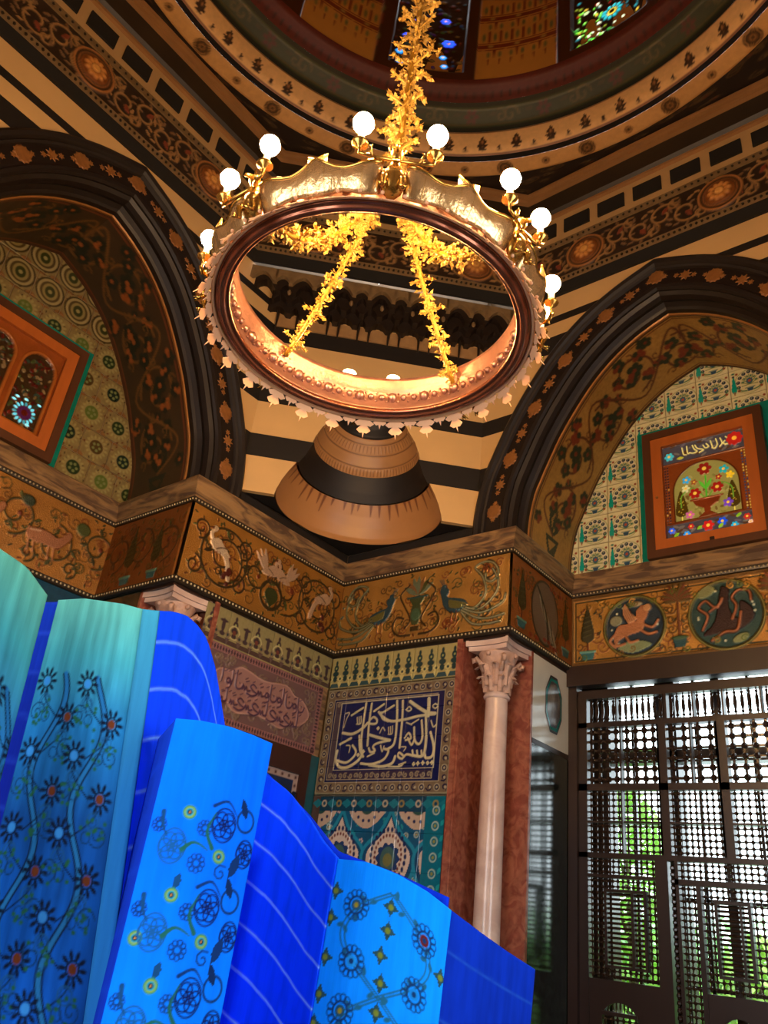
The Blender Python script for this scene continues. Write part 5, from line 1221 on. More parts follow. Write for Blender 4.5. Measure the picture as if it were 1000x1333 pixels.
bar('slat_post', 3.265, 3.28, 1.55, 2.01)
c = 3.20; r = .12; mb = MB(); pts = [(c+r*math.cos(a), 1.20+r*.85*math.sin(a)) for a in np.linspace(0, math.pi, 13)]; k = len(pts); V = [(x, d, z) for d in (WD-.02, WD+.02) for x, z in pts+[(x, 1.43) for x, _ in pts]]; F_ = []
for i in range(k-1): F_ += [(i, i+1, k+i+1, k+i), (2*k+i, 3*k+i, 3*k+i+1, 2*k+i+1), (i, 2*k+i, 2*k+i+1, i+1)]
mb.add(V, F_); mb.box((3.0, WD-.02, .6), (c-r, WD+.02, 1.43), FW); mb.box((c+r, WD-.02, .6), (3.62, WD+.02, 1.43), FW); mb.build('fret_panel', MM['wood_dark'], win); lattice(c-r, c+r, .6, 1.22, .045, .0148)
casement(3.71, 4.66, False)
# glazing behind the lattice: bars and clear panes
gd = RD+.10
mg = bpy.data.materials.new('window_glass'); mg.use_nodes = True; _t = mg.node_tree; _t.nodes.clear()
_o = _t.nodes.new('ShaderNodeOutputMaterial'); _x = _t.nodes.new('ShaderNodeMixShader'); _a = _t.nodes.new('ShaderNodeBsdfTransparent'); _g = _t.nodes.new('ShaderNodeBsdfGlossy'); _g.inputs['Roughness'].default_value = .05
_a.inputs[0].default_value = (.93, .97, .96, 1); _x.inputs[0].default_value = .06; _t.links.new(_a.outputs[0], _x.inputs[1]); _t.links.new(_g.outputs[0], _x.inputs[2]); _t.links.new(_x.outputs[0], _o.inputs[0])
mat('paint_white', '#b9b6aa', .5)
OW = 1.45                                     # outer window wall, deeper than the lattice
mb = MB()
for s0_, s1_ in ((1.5, 2.163), (2.60, 2.775), (3.09, 3.161), (3.62, 3.80), (4.3, 5.2)): mb.box((s0_, OW, 0), (s1_, OW+.16, 3.9), WR)
mb.box((2.163, OW, 3.10), (4.3, OW+.12, 3.215), WR); mb.box((2.163, OW, 0), (4.3, OW+.16, .9), WR); mb.box((1.5, OW, 3.84), (5.2, OW+.16, 4.5), WR); mb.box((1.4, 1.2, 0), (1.5, OW+.16, 4.5), WR); mb.box((1.4, 1.2, 4.4), (5.2, OW+.16, 4.5), WR)
mb.build('outer_window_wall', MM['lattice_wood'], wall_right)
for s0_, s1_ in ((2.163, 2.60), (2.775, 3.09), (3.161, 3.62), (3.80, 4.3)):
    m_ = s0_+(s1_-s0_)*.46; MB().box((m_, OW+.03, .9), (m_+.022, OW+.07, 3.84), WR).build('glazing_bar', MM['lattice'], win)
    for z in (1.45, 2.05, 2.61): MB().box((s0_, OW+.03, z-.012), (s1_, OW+.07, z+.012), WR).build('glazing_bar', MM['lattice'], win)
    MB().box((s0_, OW+.08, .9), (s1_, OW+.086, 3.84), WR).build('pane', mg, win)
# garden beyond the glass
mat('leaf_a', '#a2e04e', .5, var=.3, vscale=3); mat('leaf_b', '#5fa34a', .5, var=.3, vscale=3); mat('leaf_c', '#c8f070', .5, var=.3, vscale=3); mat('bark', '#54402e', .8, var=.3)
def shrub(x, y, h, r, m, label, n=900, z0=.2):
    e = empty('garden_shrub', (x, y, 0), label, 'shrub')
    mb = MB(); mb.tube([(x, y, 0), (x+.05, y, h*.5), (x, y, h*.8)], [.06, .045, .02], 7)
    for k in range(5): a = R2.uniform(0, 6); mb.tube([(x+.03, y, h*(.25+.1*k)), (x+r*.5*math.cos(a), y+r*.5*math.sin(a), h*(.45+.1*k))], [.025, .008], 5)
    mb.build('stem', MM['bark'], e)
    mb = MB()
    for k in range(n):
        a = R2.uniform(0, 6.283); t = R2.random()**.5; z = z0+(h-z0)*R2.random(); rr = r*t*math.sqrt(max(.05, 1-((z-z0)/(h-z0)*2-.9)**2*.8)); c = Vector((x+rr*math.cos(a), y+rr*math.sin(a), z))
        u = Vector((R2.uniform(-1, 1), R2.uniform(-1, 1), R2.uniform(-.6, .6))).normalized(); v = u.orthogonal().normalized(); L = R2.uniform(.05, .09)
        mb.add([c-u*L, c+v*L*.4, c+u*L, c-v*L*.4], [(0, 1, 2, 3)])
    mb.build('foliage', MM[m], e, kind='stuff', normals=False)
shrub(1.75, 2.75, 3.1, .62, 'leaf_a', 'green shrub outside, seen through the left part of the lattice window', 2200)
shrub(.5, 3.6, 3.6, .6, 'leaf_b', 'dark shrub outside at the far left of the lattice window', 800)
shrub(2.75, 3.3, 1.9, .48, 'leaf_c', 'low bright shrub outside, seen through the middle of the lattice window', 1100)
shrub(3.72, 3.0, 1.8, .48, 'leaf_a', 'low green shrub outside at the right of the lattice window', 1100)
shrub(-.9, 4.6, 4.6, .8, 'leaf_a', 'tall leafy shrub in the garden mirrored in the dark marble', 1100)
h_ = empty('garden_hedge', (3.0, 4.6, 0), 'long bright green hedge across the garden, behind the shrubs outside the window', 'hedge')
mb = MB()
for k in range(9000):
    c = Vector((R2.uniform(.2, 5.6), 4.3+R2.uniform(-.18, .18), R2.uniform(.02, 1)**.9*(1.95+.2*math.sin(k)))); u = Vector((R2.uniform(-1, 1), R2.uniform(-1, 1), R2.uniform(-.6, .6))).normalized(); v = u.orthogonal().normalized(); L = R2.uniform(.05, .09)
    mb.add([c-u*L, c+v*L*.45, c+u*L, c-v*L*.45], [(0, 1, 2, 3)])
mat('leaf_d', '#c4f4b4', .5, var=.4, vscale=2); mb.build('foliage', MM['leaf_d'], h_, kind='stuff', normals=False)
MB().box((.2, 4.36, 0), (5.6, 4.5, 1.7)).build('twigs', mat('twig_mass', '#86b878', .8, var=.4), h_)
mat('brick_red', '#b0505a', .8, var=.2); g_ = empty('brick_pier', (1.62, 2.2, 0), 'reddish brick pier outside, seen at the left edge of the lattice window', 'pier')
for k in range(28): MB().box((1.50+.01*(k % 2), 2.1, .005+k*.12), (1.74, 2.3, .115+k*.12)).build('brick', MM['brick_red'], g_)
tag(MB().box((-6, 1.4, -.1), (9, 12, 0)).build('ground', mat('grass_ground', '#4f7a2a', .9, var=.3, vscale=2)), kind='structure')
# ------------------------------------------------------------------ ring chandelier
CX, CY, RZ = 3.215, -3.45, 3.95
mat('fringe', '#f0b080', .5, metal=.0, var=.15)
mat('copper', '#a87a68', .3, metal=.7, var=.25, vscale=25, bump=.25, bscale=35)
mat('copper_dark', '#9a5c44', .25, metal=.8, var=.2, vscale=12)
mat('brass', '#c99a4a', .22, metal=.9, var=.2, vscale=30)
mat('gilt', '#d2a54c', .4, metal=.2, var=.12, vscale=50)
mat('gilt_rod', '#c08a24', .4, metal=.1, var=.1)
mat('wing', '#d9ae74', .25, metal=.75, var=.3, vscale=22, bump=.3, bscale=45)
mat('candle', '#d8c49a', .4)
mb_ = bpy.data.materials.new('bulb_glow'); mb_.use_nodes = True; _t = mb_.node_tree; _t.nodes.clear(); _o = _t.nodes.new('ShaderNodeOutputMaterial'); _e = _t.nodes.new('ShaderNodeEmission')
_e.inputs[0].default_value = (*BULB_COL, 1); _e.inputs[1].default_value = BULB_W; _t.links.new(_e.outputs[0], _o.inputs[0])
ch = empty('ring_chandelier', (CX, CY, RZ), 'copper ring chandelier with winged figures, lit globes and gilt leaf garlands', 'chandelier')
C3 = (CX, CY, RZ)
def P3(a, r, z): a = math.radians(a); return Vector((CX+r*math.cos(a), CY+r*math.sin(a), z))
MB().lathe([(.655, .03), (.646, .018), (.645, .006), (.652, -.002), (.660, .002), (.665, -.012), (.672, -.016), (.685, -.016), (.692, -.010), (.694, .0), (.704, -.002), (.711, .006), (.711, .020), (.700, .032)], C3, 120, closed=True).build('lower_rim', MM['copper_dark'], ch, smooth=True)
MB().lathe([(.656, .028), (.662, .04), (.66, .05), (.668, .06), (.668, .15), (.660, .158), (.662, .17), (.655, .178), (.656, .19), (.648, .20), (.650, .225), (.66, .232), (.672, .23), (.675, .20), (.682, .05), (.697, .03)], C3, 120, closed=True).build('band', MM['copper'], ch, smooth=True)
mb = MB()
for k in range(72):
    a = k*5; c = P3(a, .664, RZ+.105); mb.ball(c, .018 if k % 3 else .028, 6, 4)
    mb.ball(P3(a+2.5, .664, RZ+.082), .007, 5, 3); mb.ball(P3(a+2.5, .664, RZ+.13), .007, 5, 3)
mb.build('band_bosses', MM['copper'], ch, smooth=True, kind='stuff')
mb = MB()
for k in range(72):
    a = k*5; mb.ball(P3(a, .684, RZ+.10), .018, 6, 4)
mb.build('outer_bosses', MM['copper'], ch, smooth=True, kind='stuff')
# pierced leaf fringe flaring out of the lower rim
def leaf_shape(kind):
    P = []
    if kind == 0: P = [(0, -.022), (.03, -.026), (.045, -.045), (.06, -.030), (.056, -.012), (.085, -.032), (.10, -.016), (.098, -.004), (.128, 0)]
    else: P = [(0, -.014), (.02, -.016), (.035, -.03), (.05, -.016), (.045, -.006), (.072, 0)]
    return P+[(x, -y) for x, y in P[::-1][1:]]
def leaf_mesh(kind):
    P = leaf_shape(kind); k = len(P); V = []
    for th in (0, .005): V += [(x*.62, y*1.15, -.66*x-.4*x*x+th) for x, y in P]
    mb = MB(); mb.add(V, [tuple(range(k)), tuple(range(2*k-1, k-1, -1))]+[(i, (i+1) % k, k+(i+1) % k, k+i) for i in range(k)])
    mb.ball((.04, 0, -.008), .008, 6, 4)
    return mb.mesh('fringe_leaf', MM['fringe'])
MB().lathe([(.708, .010), (.724, -.008), (.727, -.004), (.712, .016)], C3, 120, closed=True).build('fringe_band', MM['fringe'], ch, smooth=True)
LM = [leaf_mesh(0), leaf_mesh(1)]
for k in range(56):
    a = math.radians(k*360/56+3); o = link('fringe_leaf', LM[k % 2], ch, loc=(CX+.712*math.cos(a), CY+.712*math.sin(a), RZ+.012)); o.matrix_parent_inverse = Matrix.Translation(-Vector(ch.location)); o.rotation_euler = (0, 0, a)
# figures, wings
FIG = [314, 359, 43, 88, 133, 178, 222, 268]
def figure(a):
    T = lambda r, s_, z: P3(a+math.degrees(s_/.75), .715+r*.9, RZ+z*.86)
    def body(pts):
        mb = MB()
        n = 10; V = []
        for (r, z, w, dpt) in pts:
            for k in range(n): t = 2*math.pi*k/n; V.append(T(r+dpt*math.cos(t), w*math.sin(t), z))
        m = len(pts); F_ = [(i*n+k, i*n+(k+1) % n, (i+1)*n+(k+1) % n, (i+1)*n+k) for i in range(m-1) for k in range(n)]+[tuple(range(n)), tuple((m-1)*n+k for k in range(n))]
        mb.add(V, F_); return mb
    mb = body([(.0, .02, .012, .010), (.02, .04, .040, .03), (.035, .08, .052, .042), (.04, .12, .048, .04), (.035, .16, .032, .028), (.035, .19, .020, .018), (.045, .21, .022, .022), (.055, .235, .027, .028), (.055, .26, .020, .02), (.05, .275, .008, .008)])
    f = mb.build('winged_figure', MM['brass'], ch, smooth=True)
    mb = MB(); mb.tube([T(.08, 0, .24), T(.105, 0, .228), T(.115, 0, .21)], [.012, .008, .002], 6)
    for sg in (-1, 1): mb.tube([T(.05, sg*.02, .255), T(.045, sg*.032, .285), T(.05, sg*.03, .30)], [.008, .006, .001], 5); mb.ball(T(.072, sg*.014, .243), .006, 5, 4)
    mb.build('beak_and_ears', MM['brass'], f, smooth=True)
    mb = MB()
    for sg in (-1, 1):
        mb.tube([T(.05, sg*.03, .10), T(.075, sg*.035, .06), T(.06, sg*.035, .02), T(.085, sg*.04, .005)], [.018, .014, .01, .006], 6)
        for q in (-.015, 0, .015): mb.tube([T(.07, sg*.036, .012), T(.10, sg*.036+q, .0)], [.006, .002], 4)
    mb.build('claws', MM['brass'], f, smooth=True)
    for sg in (-1, 1):   # half wing to the meeting point with the neighbour
        nu, nv = 9, 7; V = []; span = .295
        for i in range(nu):
            t = i/(nu-1); s_ = .045+span*t
            top = .175+.01*math.sin(t*2.2)-.035*math.sin(math.pi*t)+(.05*max(0, t-.7)/.3); bot = .04-.015*math.sin(math.pi*t*3)*.6
            for j in range(nv):
                v = j/(nv-1); z = bot+(top-bot)*v; r = .0+.055*v**1.5+.018*math.sin(math.pi*v)+.012*math.sin(t*3*math.pi)*v; V.append(T(r, sg*s_, z))
        mb = MB(); mb.add(V, [(i*nv+j, (i+1)*nv+j, (i+1)*nv+j+1, i*nv+j+1) for i in range(nu-1) for j in range(nv-1)])
        w = mb.build('wing', MM['wing'], ch, smooth=True, normals=False); sol = w.modifiers.new('s', 'SOLIDIFY'); sol.thickness = .006; sol.offset = 0
        mb = MB(); mb.tube([V[i*nv+nv-1] for i in range(nu)], [.010-.0007*i for i in range(nu)], 6)
        for i in (2, 4, 6): mb.tube([Vector(V[i*nv+j])+Vector((0, 0, 0)) for j in range(nv)], .004, 4)
        mb.build('wing_rib', MM['brass'], w, smooth=True)
for a in FIG: figure(a)
# candle arms: two to each figure facing out, globe on each
def bulb_arm(fa, ba, lit=True):
    B = P3(ba, .80, RZ+.30); A = P3(fa, .765, RZ+.17); M1 = P3(fa+(ba-fa)*.5, .80, RZ+.13); M2 = P3(fa+(ba-fa)*.92, .80, RZ+.15)
    P = [A.lerp(M1, t).lerp(M1.lerp(M2, t), t) for t in np.linspace(0, 1, 7)]+[M2+Vector((0, 0, .02))+(B-M2)*.12, M2+(B-M2)*.3]
    arm = MB().tube(P, .007, 6).build('candle_arm', MM['brass'], ch, smooth=True)
    mb = MB(); q = P[-1]; mb.lathe([(.006, -.02), (.012, -.012), (.03, .0), (.034, .006), (.02, .008), (.016, .012)], q, 12); mb.tube([P3(fa+(ba-fa)*.6, .80, RZ+.135), P3(fa+(ba-fa)*.66, .815, RZ+.17), P3(fa+(ba-fa)*.6, .81, RZ+.185)], [.006, .005, .002], 5)
    mb.build('drip_cup', MM['brass'], arm, smooth=True)
    MB().lathe([(.0, .008), (.014, .008), (.014, .062), (.011, .066), (0, .066)], q, 10).build('candle', MM['candle'], arm, smooth=False)
    z0 = q.z+.062; h = B.z+.055-z0
    MB().lathe([(0, 0), (.012, .002), (.016, h*.15), (.036, h*.42), (.042, h*.62), (.036, h*.82), (.018, h*.96), (0, h)], (q.x, q.y, z0), 16).build('globe_bulb', mb_, arm, smooth=True)
for fa, ba in ((314, 303), (314, 325), (359, 349), (359, 367), (43, 34), (43, 49), (222, 229), (222, 213), (268, 255), (268, 275), (133, 122), (133, 141)): bulb_arm(fa, ba)
# garlands of gilt leaves
HUB = (CX, CY, RZ+1.03)
def garland(pts, r, name, dens=1.0, big=(), fl=1.0, arm=.06, node=.13, sprig=True):
    """rod wound with small leaves; every so often a crossing sprig stands out"""
    P = [Vector(p) for p in pts]; L = [0]
    for a, b in zip(P[:-1], P[1:]): L.append(L[-1]+(b-a).length)
    rod = MB().tube(P, .012*fl, 6).build(name, MM['gilt_rod'], ch, smooth=True)
    mb = MB(); T_ = L[-1]
    def at(s):
        i = max(0, min(len(P)-2, int(np.searchsorted(L, s)-1))); t = (s-L[i])/max(1e-6, L[i+1]-L[i]); return P[i].lerp(P[i+1], t), (P[i+1]-P[i]).normalized()
    def leaf(p, d, l, w):
        s_ = d.cross(Vector((R2.uniform(-1, 1), R2.uniform(-1, 1), R2.uniform(-1, 1)))).normalized(); nrm = s_.cross(d).normalized()
        mb.add([p, p+d*l*.35+s_*w*.5+nrm*w*.2, p+d*l*.6+s_*w*.25, p+d*l, p+d*l*.6-s_*w*.25, p+d*l*.35-s_*w*.5+nrm*w*.2], [(0, 1, 2, 3, 4, 5)])
    n = int(T_*230*dens)
    for k in range(n):
        s = T_*(k+R2.random())/n; p, t = at(s); o = t.orthogonal().normalized(); d0 = Matrix.Rotation(R2.uniform(0, 6.283), 3, t) @ o
        d = (d0+t*R2.uniform(-.8, .8)).normalized(); leaf(p+d0*r*R2.uniform(.1, .75), d, R2.uniform(.018, .032)*fl, .016*fl)
        if R2.random() < .35: mb.ball(p+d0*r*R2.uniform(.4, 1.), .0055*fl, 5, 3)
    m = int(T_/node)
    for k in range(m):
        s = T_*(k+.5)/m; p, t = at(s); o = t.orthogonal().normalized(); a0 = R2.uniform(0, 6.283); kk = 4
        for q in range(kk):
            d0 = Matrix.Rotation(a0+q*2*math.pi/kk+R2.uniform(-.2, .2), 3, t) @ o; ln = arm*R2.uniform(.75, 1.1); e_ = p+d0*ln+t*R2.uniform(-.015, .015)
            mb.tube([p, e_], .004*fl, 4, False)
            for w in range(9):
                dd = (d0*R2.uniform(-.2, 1)+Vector((R2.uniform(-1, 1), R2.uniform(-1, 1), R2.uniform(-1, 1)))*.8).normalized(); leaf(p.lerp(e_, R2.uniform(.45, 1.0)), dd, .026*fl, .017*fl)
            mb.ball(e_, .009*fl, 5, 4); mb.ball(e_+Vector((R2.uniform(-1, 1), R2.uniform(-1, 1), R2.uniform(-1, 1)))*.015, .007*fl, 5, 3)
    mb.build('gilt_leaves', MM['gilt'], rod, kind='stuff', normals=False)
    return rod
def sag(a, b, s, n=14):
    a, b = Vector(a), Vector(b); return [a.lerp(b, t)+Vector((0, 0, -4*s*t*(1-t))) for t in np.linspace(0, 1, n)]
garland(sag(HUB, P3(174, .655, RZ+.16), .05), .038, 'garland', 1.5, arm=.062, node=.17)
garland(sag(HUB, P3(90, .66, RZ+.12), .05), .038, 'garland', 1.5, arm=.062, node=.16)
garland(sag(HUB, P3(264, .655, RZ+.16), .30), .042, 'garland', 1.7, arm=.065, node=.12)
garland(sag(HUB, P3(357, .655, RZ+.16), .30), .042, 'garland', 1.7, arm=.065, node=.12)
garland([Vector((CX, CY, z)) for z in np.linspace(RZ+.95, 8.6, 30)], .065, 'hanging_chain', 1.3, fl=1.5, arm=.13, node=.17)
MB().tube([(CX, CY, 8.6), (CX+.04, CY+.05, 12.0), (DC[0], DC[1], ZD+4.39)], .02, 6).build("chain_rod", MM["gilt_rod"], ch, smooth=True)
MB().ball(HUB, .045, 12, 8).build('hub', MM['gilt'], ch, smooth=True)
# ------------------------------------------------------------------ folded blue textile screen
scr = empty('folded_textile_screen', tuple(CAM+np.array([-1.6, 1.6, -1.55])), 'tall folded screen of bright blue printed fabric in the left foreground', 'screen')
mat('fabric', rough=.9, spec=.08, attr=True, var=.08, vscale=3, stretch=(30, 30, 1.2), bump=.1, bscale=8)
def PT(px, py, rho):
    d = np.array(_f)*1034.9+np.array(_r)*(px-500)-np.array(_u)*(py-666.5); h = math.hypot(d[0], d[1]); return CAM+d/h*rho
def sheet(name, top, bot, cv, bulge=0.0, label=None):
    """top, bot: lists of points left to right; bot lies at the lower picture edge; the sheet goes on to the floor"""
    tp = np.array(top); bt = np.array(bot)
    def res(P, t):
        s = np.concatenate([[0], np.cumsum(np.linalg.norm(np.diff(P, axis=0), axis=1))]); s /= s[-1]; return np.stack([np.interp(t, s, P[:, k]) for k in range(3)], -1)
    def fn(X, Y):
        t = X/cv.W; a = res(tp, t); b = res(bt, t); f = (cv.H-Y)/cv.H; z_top = a[..., 2]
        k = f*1.0; P = a+(b-a)*k[..., None]
        dn = np.array([CAM[0]-P[..., 0].mean(), CAM[1]-P[..., 1].mean(), 0]); dn /= np.linalg.norm(dn); P = P+dn*(bulge*np.sin(np.pi*t))[..., None]
        return P, np.broadcast_to(dn, P.shape)
    me = cv.mesh(name, fn, MM['fabric']); o = link(name, me, scr); m = o.modifiers.new('s', 'SOLIDIFY'); m.thickness = .012; m.offset = -1
    if label: o['label'] = label
    return o
def floorpt(P, drop): return np.array([P[0], P[1], .02])
# common: sheets run from the top edge to the floor; canvas height = real height
def panel(name, top, bot, W, H, res, paint, bulge=0., label=None):
    top = [PT(*p) for p in top]; bot = [PT(*p) for p in bot]
    # extend each bottom point down its line to the floor
    n = 24; ext = []
    tp = np.array(top); bt = np.array(bot)
    s = lambda P: np.concatenate([[0], np.cumsum(np.linalg.norm(np.diff(P, axis=0), axis=1))])/np.linalg.norm(np.diff(P, axis=0), axis=1).sum()
    T = np.linspace(0, 1, n); A = np.stack([np.interp(T, s(tp), tp[:, k]) for k in range(3)], -1); B = np.stack([np.interp(T, s(bt), bt[:, k]) for k in range(3)], -1)
    k = ((A[:, 2]-.02)/(A[:, 2]-B[:, 2]))[:, None]; Fl = A+(B-A)*k
    Hh = float((A[:, 2]-.02).mean()); cv = Cv(W, Hh, res, '#1560c8'); paint(cv); return sheet(name, A, Fl, cv, bulge, label)
def streaks(cv, amt, cell=.02):
    n = int(cv.W/cell)+3; g = rng.random(n); v = np.interp(cv.X/cv.W*(n-1), np.arange(n), g); n2 = 40; g2 = rng.random((n2, n)); a = np.clip((cv.Y/cv.H*(n2-1.01)).astype(int), 0, n2-2); b = np.clip((cv.X/cv.W*(n-1.01)).astype(int), 0, n-2); fy = cv.Y/cv.H*(n2-1.01)-a
    w = g2[a, b]*(1-fy)+g2[a+1, b]*fy; cv.C[..., :3] *= (1+amt*(v-.5)+amt*.7*(w-.5))[..., None]
def grad(cv, stops):
    """dye colour running down the cloth: (distance below the top edge, colour)"""
    t = cv.H-cv.Y; d = [s for s, _ in stops]; c = np.array([lin(x) for _, x in stops])
    for k in range(3): cv.C[..., k] = np.interp(t, d, c[:, k])
def sunflower(cv, c, r, col, ctr, ang=0., sx=1.0):
    for k in range(10):
        a = ang+2*np.pi*k/10; p = c+complex(sx*r*.72*np.cos(a), r*.72*np.sin(a)); cv.ell(p, r*.26, r*.13, col, .001, ang=a)
        cv.stroke([c+complex(sx*r*.45*np.cos(a), r*.45*np.sin(a)), p], r*.10, col)
    cv.ring(c, r*.42*sx, r*.12, col, ry=r*.42); cv.ell(c, r*.30*sx, r*.30, ctr)
def vine_print(cv, xs, top, D='#081428', step=.19, ampl=.034):
    H = cv.H
    for q, x in enumerate(xs):
        ph = q*1.2
        ys = np.arange(H-top, .05, -.012); st = x+ampl*np.sin((ys-H)*2*np.pi/(2*step)+ph)+1j*ys
        cv.stroke(st, .016, '#1c5f94')
        for dx in (-.010, .010): cv.stroke(st+dx, .0055, D)
        k = 0; y = H-top-.02
        while y > .1:
            sg = 1 if k % 2 else -1; c = complex(x+sg*.055, y); cv.stroke(smooth([(x+ampl*.5*-sg, y-.10), (x+sg*.035, y-.06), (c.real, c.imag-.03)]), .004, D)
            sunflower(cv, c, .041, D, '#5a2a16' if k % 2 else '#2e76b8'); cv.ring(c-.055j-sg*.01, .020, .003, '#1a4a70'); cv.stroke(spiral(c-.055j-sg*.01, .018, k, 1.3, 12), .003, '#123a60')
            cv.stroke(spiral(c-.085j+sg*.012, .030, k*1.3, 1.5, 16), .0035, '#0c2c4c'); cv.ring(c-.095j-sg*.025, .014, .003, '#0c2c4c')
            for j in range(11): cv.ell(complex(x+sg*R2.uniform(.0, .085), y-R2.uniform(.05, .12)), .006, .005, '#1c4f38')
            y -= step/2*1.0; k += 1
# leftmost panel
def paint1(cv):
    grad(cv, [(0, '#549882'), (.18, '#36868c'), (.40, '#1f6298'), (.9, '#103674'), (3, '#0c2a70')]); streaks(cv, .40); vine_print(cv, (.12, .30, .42), .30)
panel('printed_panel', [(-150, 640, 2.15), (-60, 672, 2.12), (0, 714, 2.12), (35, 738, 2.15), (62, 775, 2.2)], [(-260, 1333, 2.15), (-200, 1333, 2.12), (-150, 1333, 2.12), (-120, 1333, 2.15), (-80, 1333, 2.2)], .46, 2.2, 210, paint1, label='leftmost pale teal panel printed with dark sunflowers')
def paint_deep(c0, c1, line='#6fa4ff', off0=.10, step=.125, lw=.006, stren=.5):
    def f(cv):
        grad(cv, [(0, c0), (.5, c1), (3, c1)]); streaks(cv, .22)
        y = off0; k = 0
        while y < cv.H-.2:
            xs = np.linspace(0, cv.W, 40); j = rng.normal(0, .0018, 40); P = xs+1j*(cv.H-y+np.convolve(j, [.3, .4, .3], 'same')); cv.stroke(P, lw*1.8, lin(line)*.35+lin(c1)*.65); cv.stroke(P, lw*.7, line); y += step; k += 1
    return f
# narrow deep-blue fold in the gap
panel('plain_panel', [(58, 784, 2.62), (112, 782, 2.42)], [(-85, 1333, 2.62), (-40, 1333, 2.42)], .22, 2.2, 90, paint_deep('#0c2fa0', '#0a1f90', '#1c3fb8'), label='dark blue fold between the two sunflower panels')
def paint2(cv):
    grad(cv, [(0, '#549b8c'), (.16, '#36858f'), (.34, '#1a6498'), (.6, '#0c3f80'), (.8, '#0a4a9c'), (1.1, '#0a469e'), (3, '#0a3c90')]); streaks(cv, .40); vine_print(cv, (.095, .255), .22)
    cv.mottle(.35, .22)
panel('printed_panel', [(76, 781, 2.42), (110, 779, 2.36), (160, 786, 2.30), (186, 793, 2.28)], [(-66, 1333, 2.42), (-10, 1333, 2.36), (70, 1333, 2.30), (108, 1333, 2.28)], .36, 2.2, 240, paint2, label='second panel, teal at the top, printed with wavy stems and dark sunflowers')
def paint2b(cv): grad(cv, [(0, '#3a8fa8'), (.5, '#1f68a8'), (3, '#0c3c98')]); streaks(cv, .1)
panel('edge_strip', [(186, 793, 2.275), (207, 795, 2.26)], [(108, 1333, 2.275), (133, 1333, 2.26)], .05, 2.2, 90, paint2b)
panel('plain_panel', [(207, 795, 2.27), (226, 796, 2.34), (243, 801, 2.42), (258, 814, 2.50), (270, 832, 2.57), (281, 870, 2.66), (293, 944, 2.76), (305, 1010, 2.86)], [(133, 1333, 2.27), (152, 1333, 2.34), (170, 1333, 2.42), (185, 1333, 2.50), (198, 1333, 2.57), (215, 1333, 2.66), (232, 1333, 2.76), (250, 1333, 2.86)], .62, 2.2, 220, paint_deep('#0c4cff', '#0a40ff', off0=.09, step=.13), label='deep blue panel with thin pale lines behind the peacock-eye print')
# third printed panel, nearest
def paint3(cv):
    H = cv.H; grad(cv, [(0, '#006cff'), (.3, '#0066fa'), (.6, '#0274fa'), (3, '#005ce0')]); streaks(cv, .16)
    def eye(c): cv.ell(c, .017, .017, '#2f7f6a'); cv.ell(c, .013, None, '#7f9a3c'); cv.ell(c, .0095, None, '#2a8fa8'); cv.ell(c, .006, None, '#0b1c38'); cv.ell(c, .002, None, '#d08a30')
    def knot(c, s, D): 
        for k in range(6): cv.ring(c+s*.5*np.exp(2j*np.pi*k/6), s*.42, .004, D)
        cv.ring(c, s*.9, .004, D, ry=s*1.15); cv.ring(c, s*.35, .004, D)
    def ros(c, s, D):
        for k in range(9): cv.ring(c+s*.6*np.exp(2j*np.pi*k/9), s*.22, .003, D)
        cv.ring(c, s*.3, .003, D)
    for r in range(10):
        y = H-.255-r*.185; D = ['#0e2f66', '#0c2a5c'][r % 2]
        eye(complex(.085, y+.035)); eye(complex(.178, y-.05)); eye(complex(.028, y-.06)) if r % 3 == 1 else None
        knot(complex(.062, y-.045), .034, '#145088'); knot(complex(.175, y+.022), .034, '#0a1650'); knot(complex(.250, y-.03), .028, '#0a1650')
        ros(complex(.128, y+.005), .022, D); ros(complex(.125, y-.075), .026, D); ros(complex(.022, y+.0), .020, D)
        cv.stroke(smooth([(.085, y-.05), (.11, y-.03), (.145, y-.042)]), .012, '#1c5a50', taper=True); cv.stroke(smooth([(.155, y-.035), (.135, y+.0), (.148, y+.045)]), .012, '#1c5a50', taper=True); cv.stroke(smooth([(.025, y+.03), (.03, y+.0), (.045, y-.025)]), .012, '#104070', taper=True); cv.stroke(smooth([(.14, y+.06), (.175, y+.078), (.205, y+.05)]), .009, '#0e2f66', taper=True)
        cv.ring(complex(.235, y+.045), .026, .006, '#0e2f66'); cv.poly(leafp(complex(.215, y-.09), 1.2, .06, .026), '#0e2f66'); cv.poly(leafp(complex(.235, y+.05), 2.0, .05, .02), '#0c2858'); cv.poly(leafp(complex(.095, y-.10), 4.5, .04, .018), '#104070')
        cv.stroke(spiral(complex(.19, y-.085), .02, 1, 1.2, 10), .004, D)
panel('printed_panel', [(229, 935, 2.14), (262, 938, 2.13), (300, 946, 2.14), (330, 957, 2.17), (355, 968, 2.22)], [(131, 1333, 2.14), (170, 1333, 2.13), (215, 1333, 2.14), (250, 1333, 2.17), (286, 1333, 2.22)], .275, 1.6, 330, paint3, label='bright blue panel in front, printed with green peacock eyes and knots')
panel('plain_panel', [(206, 962, 2.30), (229, 936, 2.145)], [(118, 1333, 2.30), (131, 1333, 2.145)], .18, 1.6, 60, paint_deep('#0a35b0', '#0a2fb0', '#0c3cc0'), label='shadowed edge fold left of the peacock-eye panel')  # the shade on this side is put into its darker blue
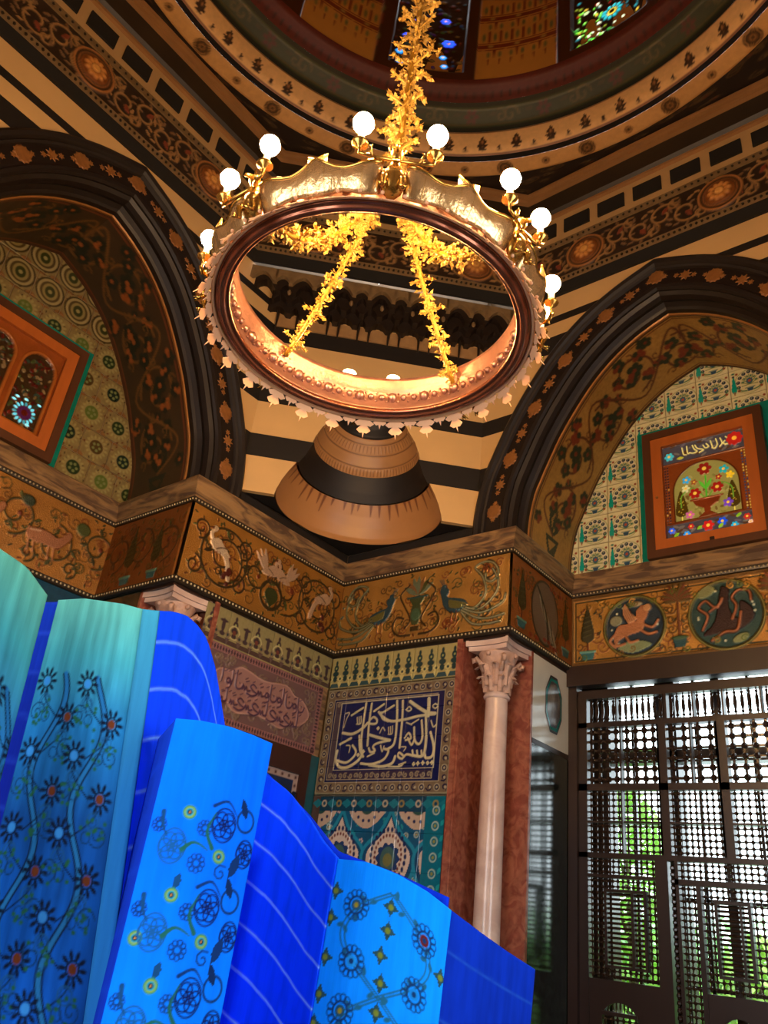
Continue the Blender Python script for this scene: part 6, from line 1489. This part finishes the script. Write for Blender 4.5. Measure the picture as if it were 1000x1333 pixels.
panel('plain_panel', [(300, 960, 2.95), (345, 1006, 2.86), (375, 1030, 2.80), (400, 1062, 2.74), (420, 1095, 2.68), (438, 1117, 2.62)], [(220, 1333, 2.95), (275, 1333, 2.86), (310, 1333, 2.80), (345, 1333, 2.74), (375, 1333, 2.68), (402, 1333, 2.62)], .50, 1.6, 230, paint_deep('#0a50ff', '#0844ff', '#8ab8ff', off0=.09, step=.115, lw=.005), label='vivid ultramarine panel ruled with thin pale lines')
panel('plain_panel', [(345, 1003, 2.95), (400, 1057, 2.92), (440, 1108, 2.88), (510, 1134, 2.80), (583, 1168, 2.70)], [(275, 1333, 2.95), (345, 1333, 2.92), (405, 1333, 2.88), (480, 1333, 2.80), (566, 1333, 2.70)], .60, 1.4, 60, paint_deep('#0a34d8', '#0a30c8', '#0a30c8'), label='ultramarine lining showing behind the lattice-print panel')
def paint4(cv):
    H = cv.H; W = cv.W; grad(cv, [(0, '#0484f4'), (.25, '#0688f8'), (.6, '#047ef4'), (3, '#0650c0')]); streaks(cv, .14); D = '#0f2f5c'; Gt = '#1c5a78'
    for r in range(7):
        y0 = H-.055-r*.26
        for ph in (0, np.pi):
            ys = np.linspace(0, .26, 20); x = W*.5+W*.36*np.sin(ys/.26*np.pi+ph)*(1 if ph == 0 else 1); P = x+1j*(y0-ys)
            for dx in (-.007, .007): cv.stroke(P+dx, .0045, Gt)
            for k in range(0, 20, 2): cv.ell(P[k]+.015*np.exp(1j*k*2), .006, .011, Gt, ang=k)
        for u, v, c in ((.22, .06, '#1c4a60'), (.80, .07, '#5a1c1c'), (.25, .20, '#1c86d0'), (.77, .21, '#1478c8')):
            cc = complex(W*u, y0-v)
            for k in range(13): cv.ring(cc+.031*np.exp(2j*np.pi*k/13), .009, .0035, D)
            cv.ring(cc, .022, .006, D); cv.ell(cc, .015, None, c); cv.ell(cc, .007, None, '#8a7a20' if c == '#1c4a60' else D)
        for u, v in ((.5, .035), (.5, .095), (.47, .16), (.5, .225), (.03, .03), (.02, .10), (.03, .2), (.97, .13)):
            cc = complex(W*u, y0-v); cv.poly(starp(cc, 4, .026, .013, np.pi/2), '#23464c'); cv.ell(cc, .008, None, '#6f7a2a')
panel('printed_panel', [(440, 1118, 2.62), (478, 1122, 2.58), (520, 1139, 2.56), (556, 1160, 2.56), (588, 1185, 2.58)], [(404, 1333, 2.62), (447, 1333, 2.58), (497, 1333, 2.56), (536, 1333, 2.56), (571, 1333, 2.58)], .38, 1.6, 300, paint4, label='light blue panel printed with twining lattice and ringed flowers')
panel('plain_panel', [(588, 1185, 2.585), (625, 1213, 2.68), (660, 1238, 2.80), (697, 1262, 2.95)], [(571, 1333, 2.585), (612, 1333, 2.68), (652, 1333, 2.80), (691, 1333, 2.95)], .48, 1.4, 150, paint_deep('#0630b4', '#0428a4', '#1c50c0', off0=.10, step=.16, lw=.004), label='darkest blue end panel beside the tall column')
